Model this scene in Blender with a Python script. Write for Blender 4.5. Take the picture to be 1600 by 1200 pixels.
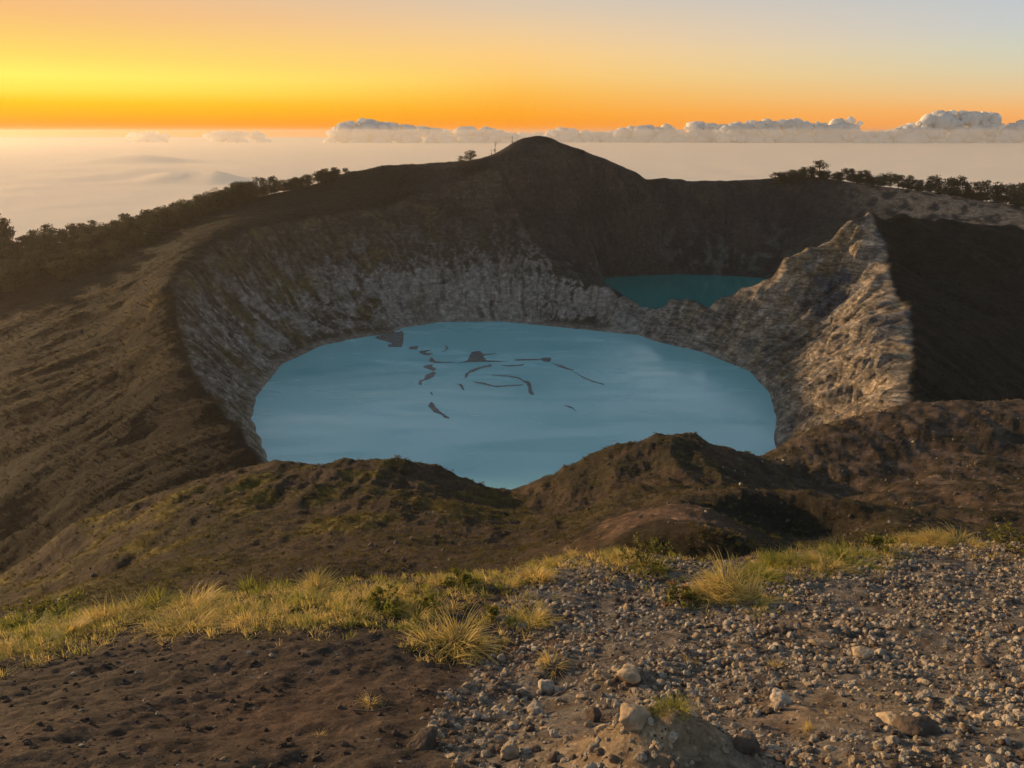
import bpy, bmesh, math, random
import numpy as np
from mathutils import Vector, Matrix, Euler

for o in list(bpy.data.objects):
    bpy.data.objects.remove(o)
sc = bpy.context.scene
col = sc.collection
random.seed(7)
rng = np.random.default_rng(11)
R = math.radians

# ------------------------------------------------------------------ camera
CAM_Z = 130.0                      # metres above the crater lake
PITCH = math.atan(395 / 1200)
cam = bpy.data.cameras.new('camera')
cam_o = bpy.data.objects.new('camera', cam)
col.objects.link(cam_o)
sc.camera = cam_o
cam_o.location = (0, 0, CAM_Z)
cam_o.rotation_euler = (R(90) - PITCH, 0, 0)
cam.sensor_width = 36
cam.lens = 27
cam.clip_start = 0.05
cam.clip_end = 200000

# ------------------------------------------------------------------ sky, sun, exposure
SUN_AZ, SUN_EL = R(-60), R(8.5)      # left of the view axis, low
sun_dir = Vector((math.sin(SUN_AZ) * math.cos(SUN_EL), math.cos(SUN_AZ) * math.cos(SUN_EL), math.sin(SUN_EL)))


def lin(r, g, b):
    f = lambda c: (c / 255) / 12.92 if c / 255 <= 0.04045 else ((c / 255 + 0.055) / 1.055) ** 2.4
    return (f(r), f(g), f(b), 1)


world = bpy.data.worlds.new('World')
sc.world = world
world.use_nodes = True
nt = world.node_tree
N, L = nt.nodes, nt.links
bg = N['Background']
sky = N.new('ShaderNodeTexSky')
sky.sky_type = 'NISHITA'
sky.sun_disc = False
sky.sun_elevation = SUN_EL
sky.sun_rotation = SUN_AZ
sky.altitude = 1600
sky.air_density = 1.4
sky.dust_density = 3
sky.ozone_density = 2
tc = N.new('ShaderNodeTexCoord')
sep = N.new('ShaderNodeSeparateXYZ')
L.new(tc.outputs['Generated'], sep.inputs[0])


def wmath(op, a, b=None, clamp=False):
    n = N.new('ShaderNodeMath')
    n.operation = op
    n.use_clamp = clamp
    for i, v in enumerate((a, b)):
        if v is None:
            continue
        if isinstance(v, (int, float)):
            n.inputs[i].default_value = v
        else:
            L.new(v, n.inputs[i])
    return n.outputs[0]


elev = wmath('MULTIPLY', wmath('ARCSINE', sep.outputs['Z']), 180 / math.pi)
t_el = wmath('DIVIDE', wmath('ADD', elev, 3.0), 33.0, True)      # -3 deg .. 30 deg
hx = wmath('MULTIPLY', sep.outputs['X'], math.sin(SUN_AZ))
hy = wmath('MULTIPLY', sep.outputs['Y'], math.cos(SUN_AZ))
hl = wmath('SQRT', wmath('ADD', wmath('MULTIPLY', sep.outputs['X'], sep.outputs['X']),
                         wmath('ADD', wmath('MULTIPLY', sep.outputs['Y'], sep.outputs['Y']), 1e-6)))
caz = wmath('DIVIDE', wmath('ADD', hx, hy), hl)
f_az = wmath('DIVIDE', wmath('ADD', caz, 0.065), 0.961, True)
f_lo = wmath('DIVIDE', f_az, 0.588, True)
f_hi = wmath('DIVIDE', wmath('SUBTRACT', f_az, 0.588), 0.412, True)


def ramp(stops):
    n = N.new('ShaderNodeValToRGB')
    n.color_ramp.interpolation = 'LINEAR'
    els = n.color_ramp.elements
    while len(els) > 1:
        els.remove(els[-1])
    for i, (e, c) in enumerate(stops):
        p = (e + 3) / 33
        el = els[0] if i == 0 else els.new(p)
        el.position = p
        el.color = lin(*c)
    L.new(t_el, n.inputs[0])
    return n.outputs[0]


toward = ramp([(-3, (226, 178, 128)), (-0.55, (240, 150, 90)), (-0.15, (255, 148, 24)), (0.35, (255, 152, 0)), (0.9, (255, 178, 0)),
               (1.7, (255, 204, 30)), (2.4, (255, 233, 84)), (3.2, (255, 246, 106)), (4.4, (255, 222, 104)),
               (5.6, (254, 206, 112)), (6.8, (250, 192, 122)), (9, (236, 188, 140)), (16, (205, 203, 202)), (30, (180, 194, 208))])
away = ramp([(-3, (208, 188, 168)), (-0.4, (244, 150, 84)), (0.3, (248, 166, 88)), (1.2, (246, 182, 112)), (2.2, (232, 198, 148)),
             (3.4, (218, 206, 172)), (4.6, (206, 208, 190)), (6, (196, 203, 204)), (8, (186, 198, 206)), (16, (184, 198, 212)),
             (30, (168, 188, 208))])
midway = ramp([(-3, (222, 184, 140)), (-0.4, (250, 152, 60)), (0.4, (255, 154, 18)), (1.2, (255, 168, 38)), (2.4, (255, 186, 72)), (3.6, (255, 202, 108)),
               (5, (253, 206, 132)), (6.5, (240, 204, 154)), (8.0, (222, 200, 172)), (16, (194, 200, 208)), (30, (172, 190, 208))])
mx0 = N.new('ShaderNodeMix')
mx0.data_type = 'RGBA'
L.new(f_lo, mx0.inputs['Factor'])
L.new(away, mx0.inputs['A'])
L.new(midway, mx0.inputs['B'])
mx = N.new('ShaderNodeMix')
mx.data_type = 'RGBA'
L.new(f_hi, mx.inputs['Factor'])
L.new(mx0.outputs['Result'], mx.inputs['A'])
L.new(toward, mx.inputs['B'])
bg.inputs['Strength'].default_value = 0.08
L.new(sky.outputs[0], bg.inputs['Color'])
bg2 = N.new('ShaderNodeBackground')
L.new(mx.outputs['Result'], bg2.inputs['Color'])
bg2.inputs['Strength'].default_value = 0.785
f_up = wmath('MULTIPLY', wmath('DIVIDE', wmath('SUBTRACT', elev, 25.0), 32.0, True), 0.9)
mxs = N.new('ShaderNodeMixShader')
L.new(f_up, mxs.inputs[0])
L.new(bg2.outputs[0], mxs.inputs[1])
L.new(bg.outputs[0], mxs.inputs[2])
L.new(mxs.outputs[0], N['World Output'].inputs['Surface'])

sun = bpy.data.lights.new('sun', 'SUN')
sun.energy = 5.0
sun.angle = R(1.5)
sun.color = (1.0, 0.66, 0.34)
sun_o = bpy.data.objects.new('sun', sun)
col.objects.link(sun_o)
sun_o.rotation_euler = sun_dir.to_track_quat('Z', 'Y').to_euler()

vs = sc.view_settings
vs.view_transform = 'Standard'
vs.look = 'None'
vs.exposure = 0.35
vs.gamma = 1
vs.use_curve_mapping = False
sc.cycles.use_denoising = True
sc.cycles.max_bounces = 7
sc.cycles.diffuse_bounces = 3
sc.cycles.adaptive_threshold = 0.03
sc.cycles.volume_bounces = 0
sc.cycles.transparent_max_bounces = 8


# ------------------------------------------------------------------ helpers
def tag(o, label=None, cat=None, group=None, kind=None):
    if label: o['label'] = label
    if cat: o['category'] = cat
    if group: o['group'] = group
    if kind: o['kind'] = kind
    return o


def link(o, parent=None):
    col.objects.link(o)
    if parent:
        o.parent = parent
    return o


def mesh_np(name, verts, faces, mat=None, smooth=True):
    """faces: (n,3) or (n,4) int array"""
    me = bpy.data.meshes.new(name)
    verts = np.ascontiguousarray(verts, dtype=np.float32)
    faces = np.ascontiguousarray(faces, dtype=np.int32)
    k = faces.shape[1]
    me.vertices.add(len(verts))
    me.vertices.foreach_set('co', verts.ravel())
    me.loops.add(faces.size)
    me.loops.foreach_set('vertex_index', faces.ravel())
    me.polygons.add(len(faces))
    me.polygons.foreach_set('loop_start', np.arange(0, faces.size, k, dtype=np.int32))
    me.polygons.foreach_set('use_smooth', np.full(len(faces), smooth))
    if mat:
        me.materials.append(mat)
    me.update(calc_edges=True)
    me.validate()
    return me


def fattr(me, name, arr):
    a = me.attributes.new(name, 'FLOAT', 'POINT')
    a.data.foreach_set('value', np.ascontiguousarray(arr, dtype=np.float32).ravel())


# gradient noise on numpy arrays
_perm = np.random.default_rng(5).permutation(256).astype(np.int32)
_perm = np.concatenate([_perm, _perm, _perm])
_g3 = np.random.default_rng(6).normal(size=(256, 3)).astype(np.float32)
_g3 /= np.linalg.norm(_g3, axis=1, keepdims=True)


def noise3(x, y, z):
    x = np.asarray(x, np.float32); y = np.asarray(y, np.float32); z = np.asarray(z, np.float32)
    x, y, z = np.broadcast_arrays(x, y, z)
    xi = np.floor(x); yi = np.floor(y); zi = np.floor(z)
    fx = x - xi; fy = y - yi; fz = z - zi
    xi = xi.astype(np.int32) & 255; yi = yi.astype(np.int32) & 255; zi = zi.astype(np.int32) & 255
    u = fx * fx * fx * (fx * (fx * 6 - 15) + 10)
    v = fy * fy * fy * (fy * (fy * 6 - 15) + 10)
    w = fz * fz * fz * (fz * (fz * 6 - 15) + 10)
    res = 0
    for dx in (0, 1):
        px = _perm[xi + dx]
        wx = u if dx else 1 - u
        for dy in (0, 1):
            py = _perm[px + yi + dy]
            wy = v if dy else 1 - v
            for dz in (0, 1):
                g = _g3[_perm[py + zi + dz]]
                wz = w if dz else 1 - w
                res = res + wx * wy * wz * (g[..., 0] * (fx - dx) + g[..., 1] * (fy - dy) + g[..., 2] * (fz - dz))
    return res * 1.5


def fbm(x, y, z, octaves=4, gain=0.5, ridged=False):
    s, a, f = 0, 1.0, 1.0
    for i in range(octaves):
        n = noise3(x * f + 17.3 * i, y * f + 9.1 * i, z * f + 3.7 * i)
        if ridged:
            n = 1 - 2 * np.abs(n)
            n = n * 0.9
        s = s + a * n
        a *= gain
        f *= 2.03
    if ridged:
        s = s - (0.44 * sum(gain ** i for i in range(octaves)))     # centre on zero
    return s


def sstep(a, b, x):
    t = np.clip((x - a) / (b - a), 0, 1)
    return t * t * (3 - 2 * t)


# survey helpers: where a sight line of the photograph meets a given distance or level
cp, sp = math.cos(PITCH), math.sin(PITCH)


def PY(px, py, Y):
    u = (px - 800) / 1200; v = (600 - py) / 1200
    d = (u, cp + v * sp, -sp + v * cp)
    t = Y / d[1]
    return (d[0] * t, Y, CAM_Z + d[2] * t)


def PZ(px, py, z):
    u = (px - 800) / 1200; v = (600 - py) / 1200
    d = (u, cp + v * sp, -sp + v * cp)
    t = (z - CAM_Z) / d[2]
    return (d[0] * t, d[1] * t, z)


# ------------------------------------------------------------------ survey of the terrain
def dense(pts, step):
    out = [pts[0]]
    for a, b in zip(pts, pts[1:]):
        n = max(1, int(math.dist(a, b) / step))
        for i in range(1, n + 1):
            out.append(tuple(a[k] + (b[k] - a[k]) * i / n for k in range(3)))
    return out


ctrl = []   # x, y, z, c


def add(pts, c=3.0, step=None):
    if step:
        pts = dense(pts, step)
    ctrl.extend((p[0], p[1], p[2], c) for p in pts)


shore_img = [(418, 722), (392, 655), (400, 620), (440, 570), (500, 541), (560, 528), (612, 521), (632, 512), (690, 503), (780, 502), (870, 511), (1000, 524),
             (1040, 537), (1100, 551), (1170, 580), (1203, 615), (1213, 650), (1210, 690)]
LZ = 8.0        # level of both lakes
shore = [PZ(x, y, LZ) for x, y in shore_img]
shore += [(106, 282, LZ), (90, 258, LZ), (60, 243, LZ), (25, 236, LZ), (-10, 236, LZ), (-45, 244, LZ), (-75, 260, LZ), shore[0]]
add(shore, 2.0, 13)
lake_c = np.array([2.0, 368.0])
add([(lake_c[0] + (p[0] - lake_c[0]) * 0.84, lake_c[1] + (p[1] - lake_c[1]) * 0.84, LZ - 9) for p in dense(shore, 30)], 6)
add([(lake_c[0] + (p[0] - lake_c[0]) * 0.4, lake_c[1] + (p[1] - lake_c[1]) * 0.4, LZ - 14) for p in dense(shore, 60)], 6)

rim_left = [PY(*a) for a in [(402, 708, 271), (375, 670, 286), (340, 630, 302), (312, 600, 317), (290, 550, 342), (279, 500, 371),
                             (268, 440, 402), (330, 385, 460), (400, 357, 508), (455, 345, 540), (530, 334, 572), (600, 325, 600),
                             (690, 290, 628), (770, 262, 652)]]
add(rim_left, 2.5, 12)
skyline = [PY(*a) for a in [(-200, 405, 545), (-100, 398, 552), (0, 392, 560), (100, 380, 570), (200, 366, 585), (290, 346, 600), (340, 326, 610), (400, 308, 620),
                            (470, 294, 635), (545, 269, 650), (600, 259, 660), (680, 255, 670), (740, 250, 680), (775, 240, 682),
                            (800, 225, 685), (820, 217, 686), (838, 215, 687), (858, 217, 688), (880, 232, 690), (915, 243, 697), (950, 260, 705), (1000, 277, 720),
                            (1040, 283, 735), (1100, 288, 750), (1200, 282, 765), (1280, 277, 765), (1350, 288, 755), (1430, 297, 740),
                            (1520, 312, 722), (1600, 322, 705), (1750, 335, 690), (1900, 345, 680)]]
add(skyline, 3.5, 16)
add([(p[0] * 1.05, p[1] + 45, p[2] - 22) for p in dense(skyline, 40)], 8)
add([(p[0] * 1.12, p[1] + 110, max(p[2] - 70, -25)) for p in dense(skyline, 60)], 10)
add([(p[0] * 1.3, p[1] + 260, -60) for p in dense(skyline, 90)], 10)
# slope between inner rim and the skyline, behind lake one
add([PY(*a) for a in [(500, 300, 622), (430, 330, 580), (620, 290, 645)]], 6)
# pale rock band above the far shore
add([PY(*a) for a in [(560, 440, 512), (640, 430, 522), (700, 428, 529), (750, 420, 534), (800, 413, 540)]], 4)
add([PY(*a) for a in [(560, 470, 497), (640, 470, 508), (720, 462, 517), (790, 455, 522), (860, 470, 518), (930, 490, 503)]], 4)
add([PY(*a) for a in [(480, 420, 512), (470, 480, 482), (420, 430, 478), (350, 480, 425), (390, 540, 408), (350, 560, 372)]], 4)
add([PY(*a) for a in [(620, 370, 570), (700, 350, 590), (760, 320, 615), (800, 370, 590), (850, 395, 588), (690, 400, 552)]], 4)
add([PY(*a) for a in [(785, 270, 655), (800, 310, 640), (820, 350, 622), (845, 390, 603), (862, 412, 572)]], 2, 12)
# crest of the thin saddle between the two lakes, rising to the pointed ridge
saddle = [PY(*a) for a in [(800, 413, 540), (830, 412, 545), (870, 424, 545), (905, 438, 534), (940, 451, 518), (985, 470, 501), (1012, 480, 488), (1030, 485, 478),
                           (1048, 472, 472), (1062, 467, 468), (1085, 471, 462), (1108, 477, 456), (1140, 462, 450), (1160, 450, 447), (1195, 437, 444),
                           (1212, 428, 442), (1226, 405, 444), (1245, 395, 446), (1262, 388, 448), (1285, 380, 450), (1300, 370, 452), (1320, 352, 455), (1335, 348, 457),
                           (1348, 338, 459), (1356, 336, 460)]]
jag = np.random.default_rng(21)
add([(p[0], p[1], p[2] + jag.normal() * 1.7) for p in dense(saddle, 4.5)], 0.3)
add([(p[0] + 5, p[1] + 14, LZ - 2 + 0.35 * max(p[2] - 14, 0)) for p in dense(saddle[4:], 14)], 2)
add([(p[0] + 10, p[1] + 32, LZ - 8) for p in dense(saddle[5:], 16)], 4)
# lake two
shore2 = [PZ(x, y, LZ) for x, y in [(960, 452), (925, 441), (945, 434), (1000, 430), (1060, 428), (1130, 430), (1195, 434), (1260, 440)]]
shore2 += [(300, 640, LZ), (320, 600, LZ), (300, 560, LZ)]
add(shore2, 2, 14)
add([(150, 505, LZ - 8), (185, 510, LZ - 8), (230, 530, LZ - 8), (110, 540, LZ - 7), (120, 640, LZ - 9), (170, 640, LZ - 9), (220, 630, LZ - 9), (265, 600, LZ - 9), (150, 600, LZ - 9), (200, 585, LZ - 9)], 6)
add([PY(*a) for a in [(900, 380, 640), (930, 400, 660), (960, 350, 690), (1040, 370, 712), (1130, 380, 718), (1200, 375, 716), (1100, 330, 738), (1220, 330, 745)]], 4)
# right-hand knife ridge and the wall under it
knife = [PY(*a) for a in [(1356, 336, 460), (1368, 350, 454), (1382, 372, 444), (1388, 395, 432), (1385, 415, 418), (1395, 440, 402), (1402, 468, 384), (1420, 482, 368),
                          (1424, 520, 336), (1427, 560, 304), (1420, 600, 276), (1421, 640, 248), (1405, 690, 226)]]
add([(p[0] + 3.2 * math.sin(p[1] / 9.0) * math.sin(p[1] / 23.0 + 1) + jag.normal() * 1.3, p[1], p[2] + jag.normal() * 1.1) for p in dense(knife, 4)], 0.5)
add([(75, 228, 18), (35, 215, 22), (-10, 213, 23), (-55, 220, 27), (-80, 238, 24)], 4)
add([PY(*a) for a in [(1290, 470, 432), (1230, 500, 424), (1320, 560, 345), (1260, 600, 335), (1330, 640, 290), (1270, 660, 290),
                      (1345, 440, 418), (1180, 520, 420), (1120, 515, 441), (1060, 505, 458)]], 3)
# its dark outer slope
add([PY(*a) for a in [(1362, 338, 462), (1400, 341, 466), (1500, 348, 468), (1600, 358, 466), (1700, 368, 460), (1850, 380, 455)]], 2, 12)
add([PY(*a) for a in [(1500, 430, 425), (1600, 440, 425), (1700, 450, 425), (1480, 500, 370), (1600, 500, 395), (1720, 520, 400), (1500, 570, 325), (1600, 580, 352),
                      (1480, 640, 268), (1540, 640, 300), (1600, 640, 325), (1750, 640, 350), (1440, 600, 285), (1445, 560, 318), (1440, 500, 360), (1415, 420, 432)]], 4)
add([(p[0] * 1.03, p[1] + 40, p[2] - 22) for p in [PY(1420, 341, 468), PY(1500, 348, 468), PY(1600, 358, 466), PY(1750, 370, 458)]], 6)
add([(380, 560, 20), (420, 620, 40), (470, 540, 30), (520, 480, 20), (420, 380, -10), (330, 300, -30), (430, 260, -40), (300, 200, -5), (230, 250, 3), (560, 330, -40)], 10)
# left outer flank and its valley
add([PY(*a) for a in [(0, 425, 528), (130, 420, 510), (220, 420, 470), (0, 455, 480), (100, 470, 440), (190, 480, 412), (0, 510, 425), (100, 530, 392), (200, 530, 372),
                      (0, 580, 370), (110, 600, 345), (210, 600, 333), (0, 680, 318), (120, 690, 298), (230, 680, 292), (310, 670, 286), (0, 780, 272), (120, 770, 262),
                      (220, 745, 262), (320, 715, 266), (370, 705, 268)]], 4)
add([PY(*a) for a in [(0, 905, 242), (60, 880, 240), (140, 830, 238), (220, 800, 238), (320, 770, 244), (390, 742, 252)]], 3)
add([PY(*a) for a in [(-200, 520, 470), (-200, 640, 380), (-200, 800, 300), (-200, 1000, 255), (-400, 700, 400), (-400, 1000, 280), (-400, 450, 520)]], 10)

# near slopes: three mounds under the viewpoint
left_mound = [PY(*a) for a in [(-250, 1040, 78), (-100, 965, 84), (0, 899, 88), (50, 864, 90), (101, 828, 93), (169, 804, 96), (236, 778, 98), (304, 752, 101), (371, 734, 103),
                               (418, 724, 104), (500, 728, 104), (560, 723, 103), (600, 719, 102), (650, 724, 102), (690, 733, 103), (740, 754, 105), (770, 768, 106), (792, 776, 107)]]
add(left_mound, 1.5, 5)
centre_mound = [PY(*a) for a in [(792, 776, 107), (815, 768, 108), (840, 756, 110), (900, 724, 113), (960, 700, 115), (1000, 686, 116), (1040, 680, 117), (1090, 687, 117), (1150, 706, 117),
                                 (1205, 728, 117), (1270, 757, 114), (1320, 782, 106), (1365, 800, 98)]]
add(centre_mound, 1.2, 5)
right_mound = [PY(*a) for a in [(1203, 717, 128), (1230, 693, 136), (1260, 676, 143), (1310, 661, 149), (1350, 651, 153), (1420, 638, 158), (1500, 633, 162), (1600, 630, 166), (1720, 630, 166), (1900, 640, 160)]]
add(right_mound, 1.5, 6)
# ground dropping away behind the mound crests
for a in left_mound[1::2]:
    add([(a[0] * 1.25, a[1] * 1.25, a[2] - 22), (a[0] * 1.7, a[1] * 1.7, max(a[2] - 62, 3))], 4)
for a in centre_mound[2:9:2]:
    add([(a[0] * 1.25, a[1] * 1.25, a[2] - 20), (a[0] * 1.55, a[1] * 1.55, a[2] - 48)], 4)
for a in right_mound[1::2]:
    add([(a[0] * 1.18, a[1] * 1.18, a[2] - 22), (a[0] * 1.4, a[1] * 1.4, max(a[2] - 52, 22))], 4)
add([PY(*a) for a in [(60, 900, 78), (200, 850, 72), (330, 800, 78), (480, 790, 76), (620, 780, 78), (720, 800, 76), (100, 930, 62), (240, 880, 58), (400, 840, 62),
                      (560, 840, 58), (700, 850, 56), (780, 830, 66)]], 2)
add([PY(*a) for a in [(792, 776, 107), (800, 800, 88), (806, 830, 70), (812, 862, 52)]], 0.8, 4)
add([PY(*a) for a in [(880, 770, 92), (1000, 740, 92), (1100, 740, 92), (1180, 760, 92), (860, 810, 76), (920, 800, 74), (870, 850, 56)]], 2)
# small ridge casting the dark hollow, and the bare hump in front of it
add([PY(*a) for a in [(1090, 786, 60), (1130, 778, 62), (1180, 772, 64), (1240, 775, 64), (1300, 786, 62), (1345, 798, 60), (1385, 815, 57)]], 0.8, 3)
add([PY(*a) for a in [(1130, 800, 60), (1180, 806, 61.5), (1240, 812, 61.5), (1300, 818, 60), (1350, 824, 58.5), (1180, 838, 57), (1250, 842, 57.5), (1320, 842, 57), (1200, 868, 47), (1300, 868, 47), (1380, 850, 50)]], 1.2)
add([PY(*a) for a in [(925, 855, 36), (955, 822, 39), (985, 802, 41), (1020, 793, 42), (1060, 787, 42), (1100, 790, 41), (1118, 815, 38), (1150, 850, 35)]], 0.6, 2)
add([PY(*a) for a in [(1020, 850, 33), (1080, 855, 32), (940, 880, 30), (1180, 870, 31)]], 1.0)
add([PY(*a) for a in [(1240, 760, 108), (1290, 800, 82), (1300, 735, 118), (1400, 700, 128), (1500, 700, 126), (1600, 700, 124), (1400, 760, 96), (1500, 760, 96), (1600, 770, 92),
                      (1420, 815, 68), (1500, 820, 66), (1600, 820, 66), (1450, 850, 52), (1560, 850, 52), (1760, 720, 118), (1760, 820, 66), (1380, 790, 78)]], 2)
# low ridge behind the grass on the left
add([PY(*a) for a in [(60, 950, 46), (120, 918, 48), (200, 899, 50), (300, 883, 51), (370, 888, 50)]], 0.8, 3)
add([PY(*a) for a in [(440, 880, 46), (520, 870, 46), (640, 885, 44), (730, 880, 44)]], 1.5)
for u in (-1.4, -1.0, -0.75, -0.5, -0.25, 0.0, 0.2, 0.4, 0.6, 0.85, 1.1, 1.4):
    add([(u * 10, 10, 121.6), (u * 14, 14, 118.2), (u * 21, 21, 113.2)], 1.5)
    add([(u * 30, 30, 107.6 + (1.0 if u > 0 else 0))], 2)

ctrl = np.array(ctrl, np.float64)
_, _ui = np.unique(np.round(ctrl[:, :2] / 0.8).astype(int), axis=0, return_index=True)
ctrl = ctrl[np.sort(_ui)]


def rbf_fit(c):
    d = c[:, None, :2] - c[None, :, :2]
    r2 = (d ** 2).sum(-1)
    A = -np.sqrt(r2 + c[None, :, 3] ** 2)
    n = len(c)
    P = np.c_[np.ones(n), c[:, :2] / 100]
    M = np.zeros((n + 3, n + 3))
    M[:n, :n] = A + np.eye(n) * 0.02
    M[:n, n:] = P
    M[n:, :n] = P.T
    return np.linalg.solve(M, np.r_[c[:, 2], 0, 0, 0])


def rbf_eval(c, w, x, y):
    x = np.asarray(x, np.float32).ravel(); y = np.asarray(y, np.float32).ravel()
    out = np.empty(len(x), np.float32)
    cx = c[:, 0].astype(np.float32); cy = c[:, 1].astype(np.float32); c2 = (c[:, 3] ** 2).astype(np.float32)
    wf = w.astype(np.float32); n = len(c)
    for i in range(0, len(x), 8192):
        dx = x[i:i + 8192, None] - cx; dy = y[i:i + 8192, None] - cy
        dx *= dx; dy *= dy; dx += dy; dx += c2
        np.sqrt(dx, out=dx)
        out[i:i + 8192] = -(dx @ wf[:n])
    return out + wf[n] + wf[n + 1] * x / 100 + wf[n + 2] * y / 100


w_far = rbf_fit(ctrl)

# the ground at the viewpoint, surveyed in the same way
near = []
for a in [(-400, 1200, 1.9), (0, 1200, 1.75), (300, 1200, 1.7), (600, 1200, 1.72), (800, 1200, 1.72), (1000, 1200, 1.62), (1200, 1200, 1.72), (1400, 1200, 1.7), (1600, 1200, 1.72), (2000, 1200, 1.9),
          (-300, 1060, 3.3), (-150, 1020, 3.5), (0, 1000, 3.65), (100, 985, 3.75), (200, 965, 3.9), (320, 940, 4.1), (420, 930, 4.2), (520, 920, 4.3), (620, 922, 4.3), (700, 925, 4.35), (760, 908, 4.55),
          (830, 890, 4.9), (900, 872, 5.25), (960, 866, 5.4), (1040, 866, 5.4), (1100, 872, 5.3), (1180, 868, 5.4), (1260, 862, 5.5), (1340, 855, 5.7), (1400, 848, 5.9), (1480, 846, 6.0),
          (1560, 856, 5.9), (1640, 860, 5.9), (1800, 870, 5.9), (2000, 890, 5.8),
          (0, 1090, 2.55), (200, 1060, 2.75), (400, 1030, 2.95), (560, 1010, 3.1), (600, 1100, 2.36), (300, 1120, 2.3),
          (720, 1020, 3.2), (850, 1010, 3.32), (850, 1080, 2.66), (760, 1090, 2.6), (950, 1000, 3.4), (1000, 1050, 2.85), (1100, 1000, 3.35), (1200, 1080, 2.55), (1300, 980, 3.55), (1400, 1060, 2.75),
          (1500, 960, 3.85), (1500, 1120, 2.25), (1200, 930, 4.2), (1400, 900, 4.7), (1550, 900, 4.8), (1000, 930, 4.3), (1640, 1050, 2.8)]:
    near.append(PY(*a) + (0.12,))
for x in np.linspace(-14, 14, 15):
    near += [(x, 0.0, 128.55, 0.5), (x, -4, 129.0, 0.5)]
    zc = 126.6 if x > 0.5 else 126.9
    near += [(x, 7.6, 124.4, 0.3), (x, 9.5, 122.2, 0.5), (x, 13, 119, 0.5)]
    if abs(x) > 5.5:
        near += [(x, 2, 128.2, 0.4), (x, 4, 127.2, 0.4)]
near = np.array(near)
w_near = rbf_fit(near)


def small_bump(x, y, px, py, Y, sx, sy, h, p=2.0):
    c = PY(px, py, Y)
    r = (np.abs((x - c[0]) / sx) ** p + np.abs((y - c[1]) / sy) ** p)
    return h * np.exp(-r)


def near_height(x, y, detail=True):
    x = np.asarray(x, np.float32); y = np.asarray(y, np.float32)
    z = rbf_eval(near, w_near, x, y).reshape(x.shape)
    z = z + small_bump(x, y, 1030, 1165, 1.78, 0.17, 0.13, 0.15)      # sandy hump at the bottom
    z = z + small_bump(x, y, 1120, 1185, 1.74, 0.12, 0.14, 0.05)
    z = z + small_bump(x, y, 860, 1050, 2.95, 0.10, 0.08, 0.06)       # tussock stump
    z = z + small_bump(x, y, 590, 1105, 2.36, 0.07, 0.06, 0.035)
    z = z + small_bump(x, y, 700, 1010, 3.3, 0.22, 0.14, 0.07)
    z = z - small_bump(x, y, 820, 1090, 2.6, 0.32, 0.3, 0.05)         # washed-out gravel run
    z = z + small_bump(x, y, 980, 1065, 2.75, 0.16, 0.09, 0.04)
    z = z + small_bump(x, y, 1130, 930, 4.2, 0.3, 0.2, 0.07)
    z = z + small_bump(x, y, 1260, 985, 3.5, 0.25, 0.1, 0.04)
    z = z + 0.05 * fbm(x * 0.9, y * 0.9, 0.0 * x, 3) + 0.018 * fbm(x * 5, y * 5, 3.3 + 0 * x, 3)
    if detail:
        z = z + 0.009 * fbm(x * 16, y * 16, 1.7 + 0 * x, 4, 0.6)
    return z


print('control points', len(ctrl), len(near))


# ------------------------------------------------------------------ materials
def new_mat(name):
    m = bpy.data.materials.new(name)
    m.use_nodes = True
    return m, m.node_tree.nodes, m.node_tree.links, m.node_tree.nodes['Principled BSDF']


def plain_mat(name, colr, rough=0.9, spec=0.2, var=0.25, scale=8.0, bump=0.0, translucent=0.0, hue=None, tcol=None):
    """one colour broken up by object noise and by instance"""
    m, n, l, b = new_mat(name)
    tcn = n.new('ShaderNodeTexCoord')
    no = n.new('ShaderNodeTexNoise')
    no.inputs['Scale'].default_value = scale
    no.inputs['Detail'].default_value = 5
    l.new(tcn.outputs['Object'], no.inputs['Vector'])
    oi = n.new('ShaderNodeObjectInfo')
    c2 = hue or tuple(c * (1 - var) for c in colr)
    mixn = n.new('ShaderNodeMix'); mixn.data_type = 'RGBA'
    mixn.inputs['A'].default_value = (*colr, 1)
    mixn.inputs['B'].default_value = (*c2, 1)
    rp = n.new('ShaderNodeMapRange')
    rp.inputs[1].default_value = 0.35; rp.inputs[2].default_value = 0.65
    l.new(no.outputs[0], rp.inputs[0])
    l.new(rp.outputs[0], mixn.inputs['Factor'])
    hsv = n.new('ShaderNodeHueSaturation')
    mr = n.new('ShaderNodeMapRange')
    mr.inputs[3].default_value = 0.7; mr.inputs[4].default_value = 1.3
    l.new(oi.outputs['Random'], mr.inputs[0])
    l.new(mr.outputs[0], hsv.inputs['Value'])
    l.new(mixn.outputs['Result'], hsv.inputs['Color'])
    l.new(hsv.outputs[0], b.inputs['Base Color'])
    b.inputs['Roughness'].default_value = rough
    b.inputs['Specular IOR Level'].default_value = spec
    if bump:
        bp = n.new('ShaderNodeBump')
        bp.inputs['Strength'].default_value = bump
        bp.inputs['Distance'].default_value = 0.02
        l.new(no.outputs[0], bp.inputs['Height'])
        l.new(bp.outputs[0], b.inputs['Normal'])
    if translucent:
        tr = n.new('ShaderNodeBsdfTranslucent')
        if tcol:
            tr.inputs['Color'].default_value = (*tcol, 1)
        else:
            l.new(hsv.outputs[0], tr.inputs['Color'])
        ms = n.new('ShaderNodeMixShader')
        ms.inputs[0].default_value = translucent
        l.new(b.outputs[0], ms.inputs[1])
        l.new(tr.outputs[0], ms.inputs[2])
        l.new(ms.outputs[0], n['Material Output'].inputs['Surface'])
    return m


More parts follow.
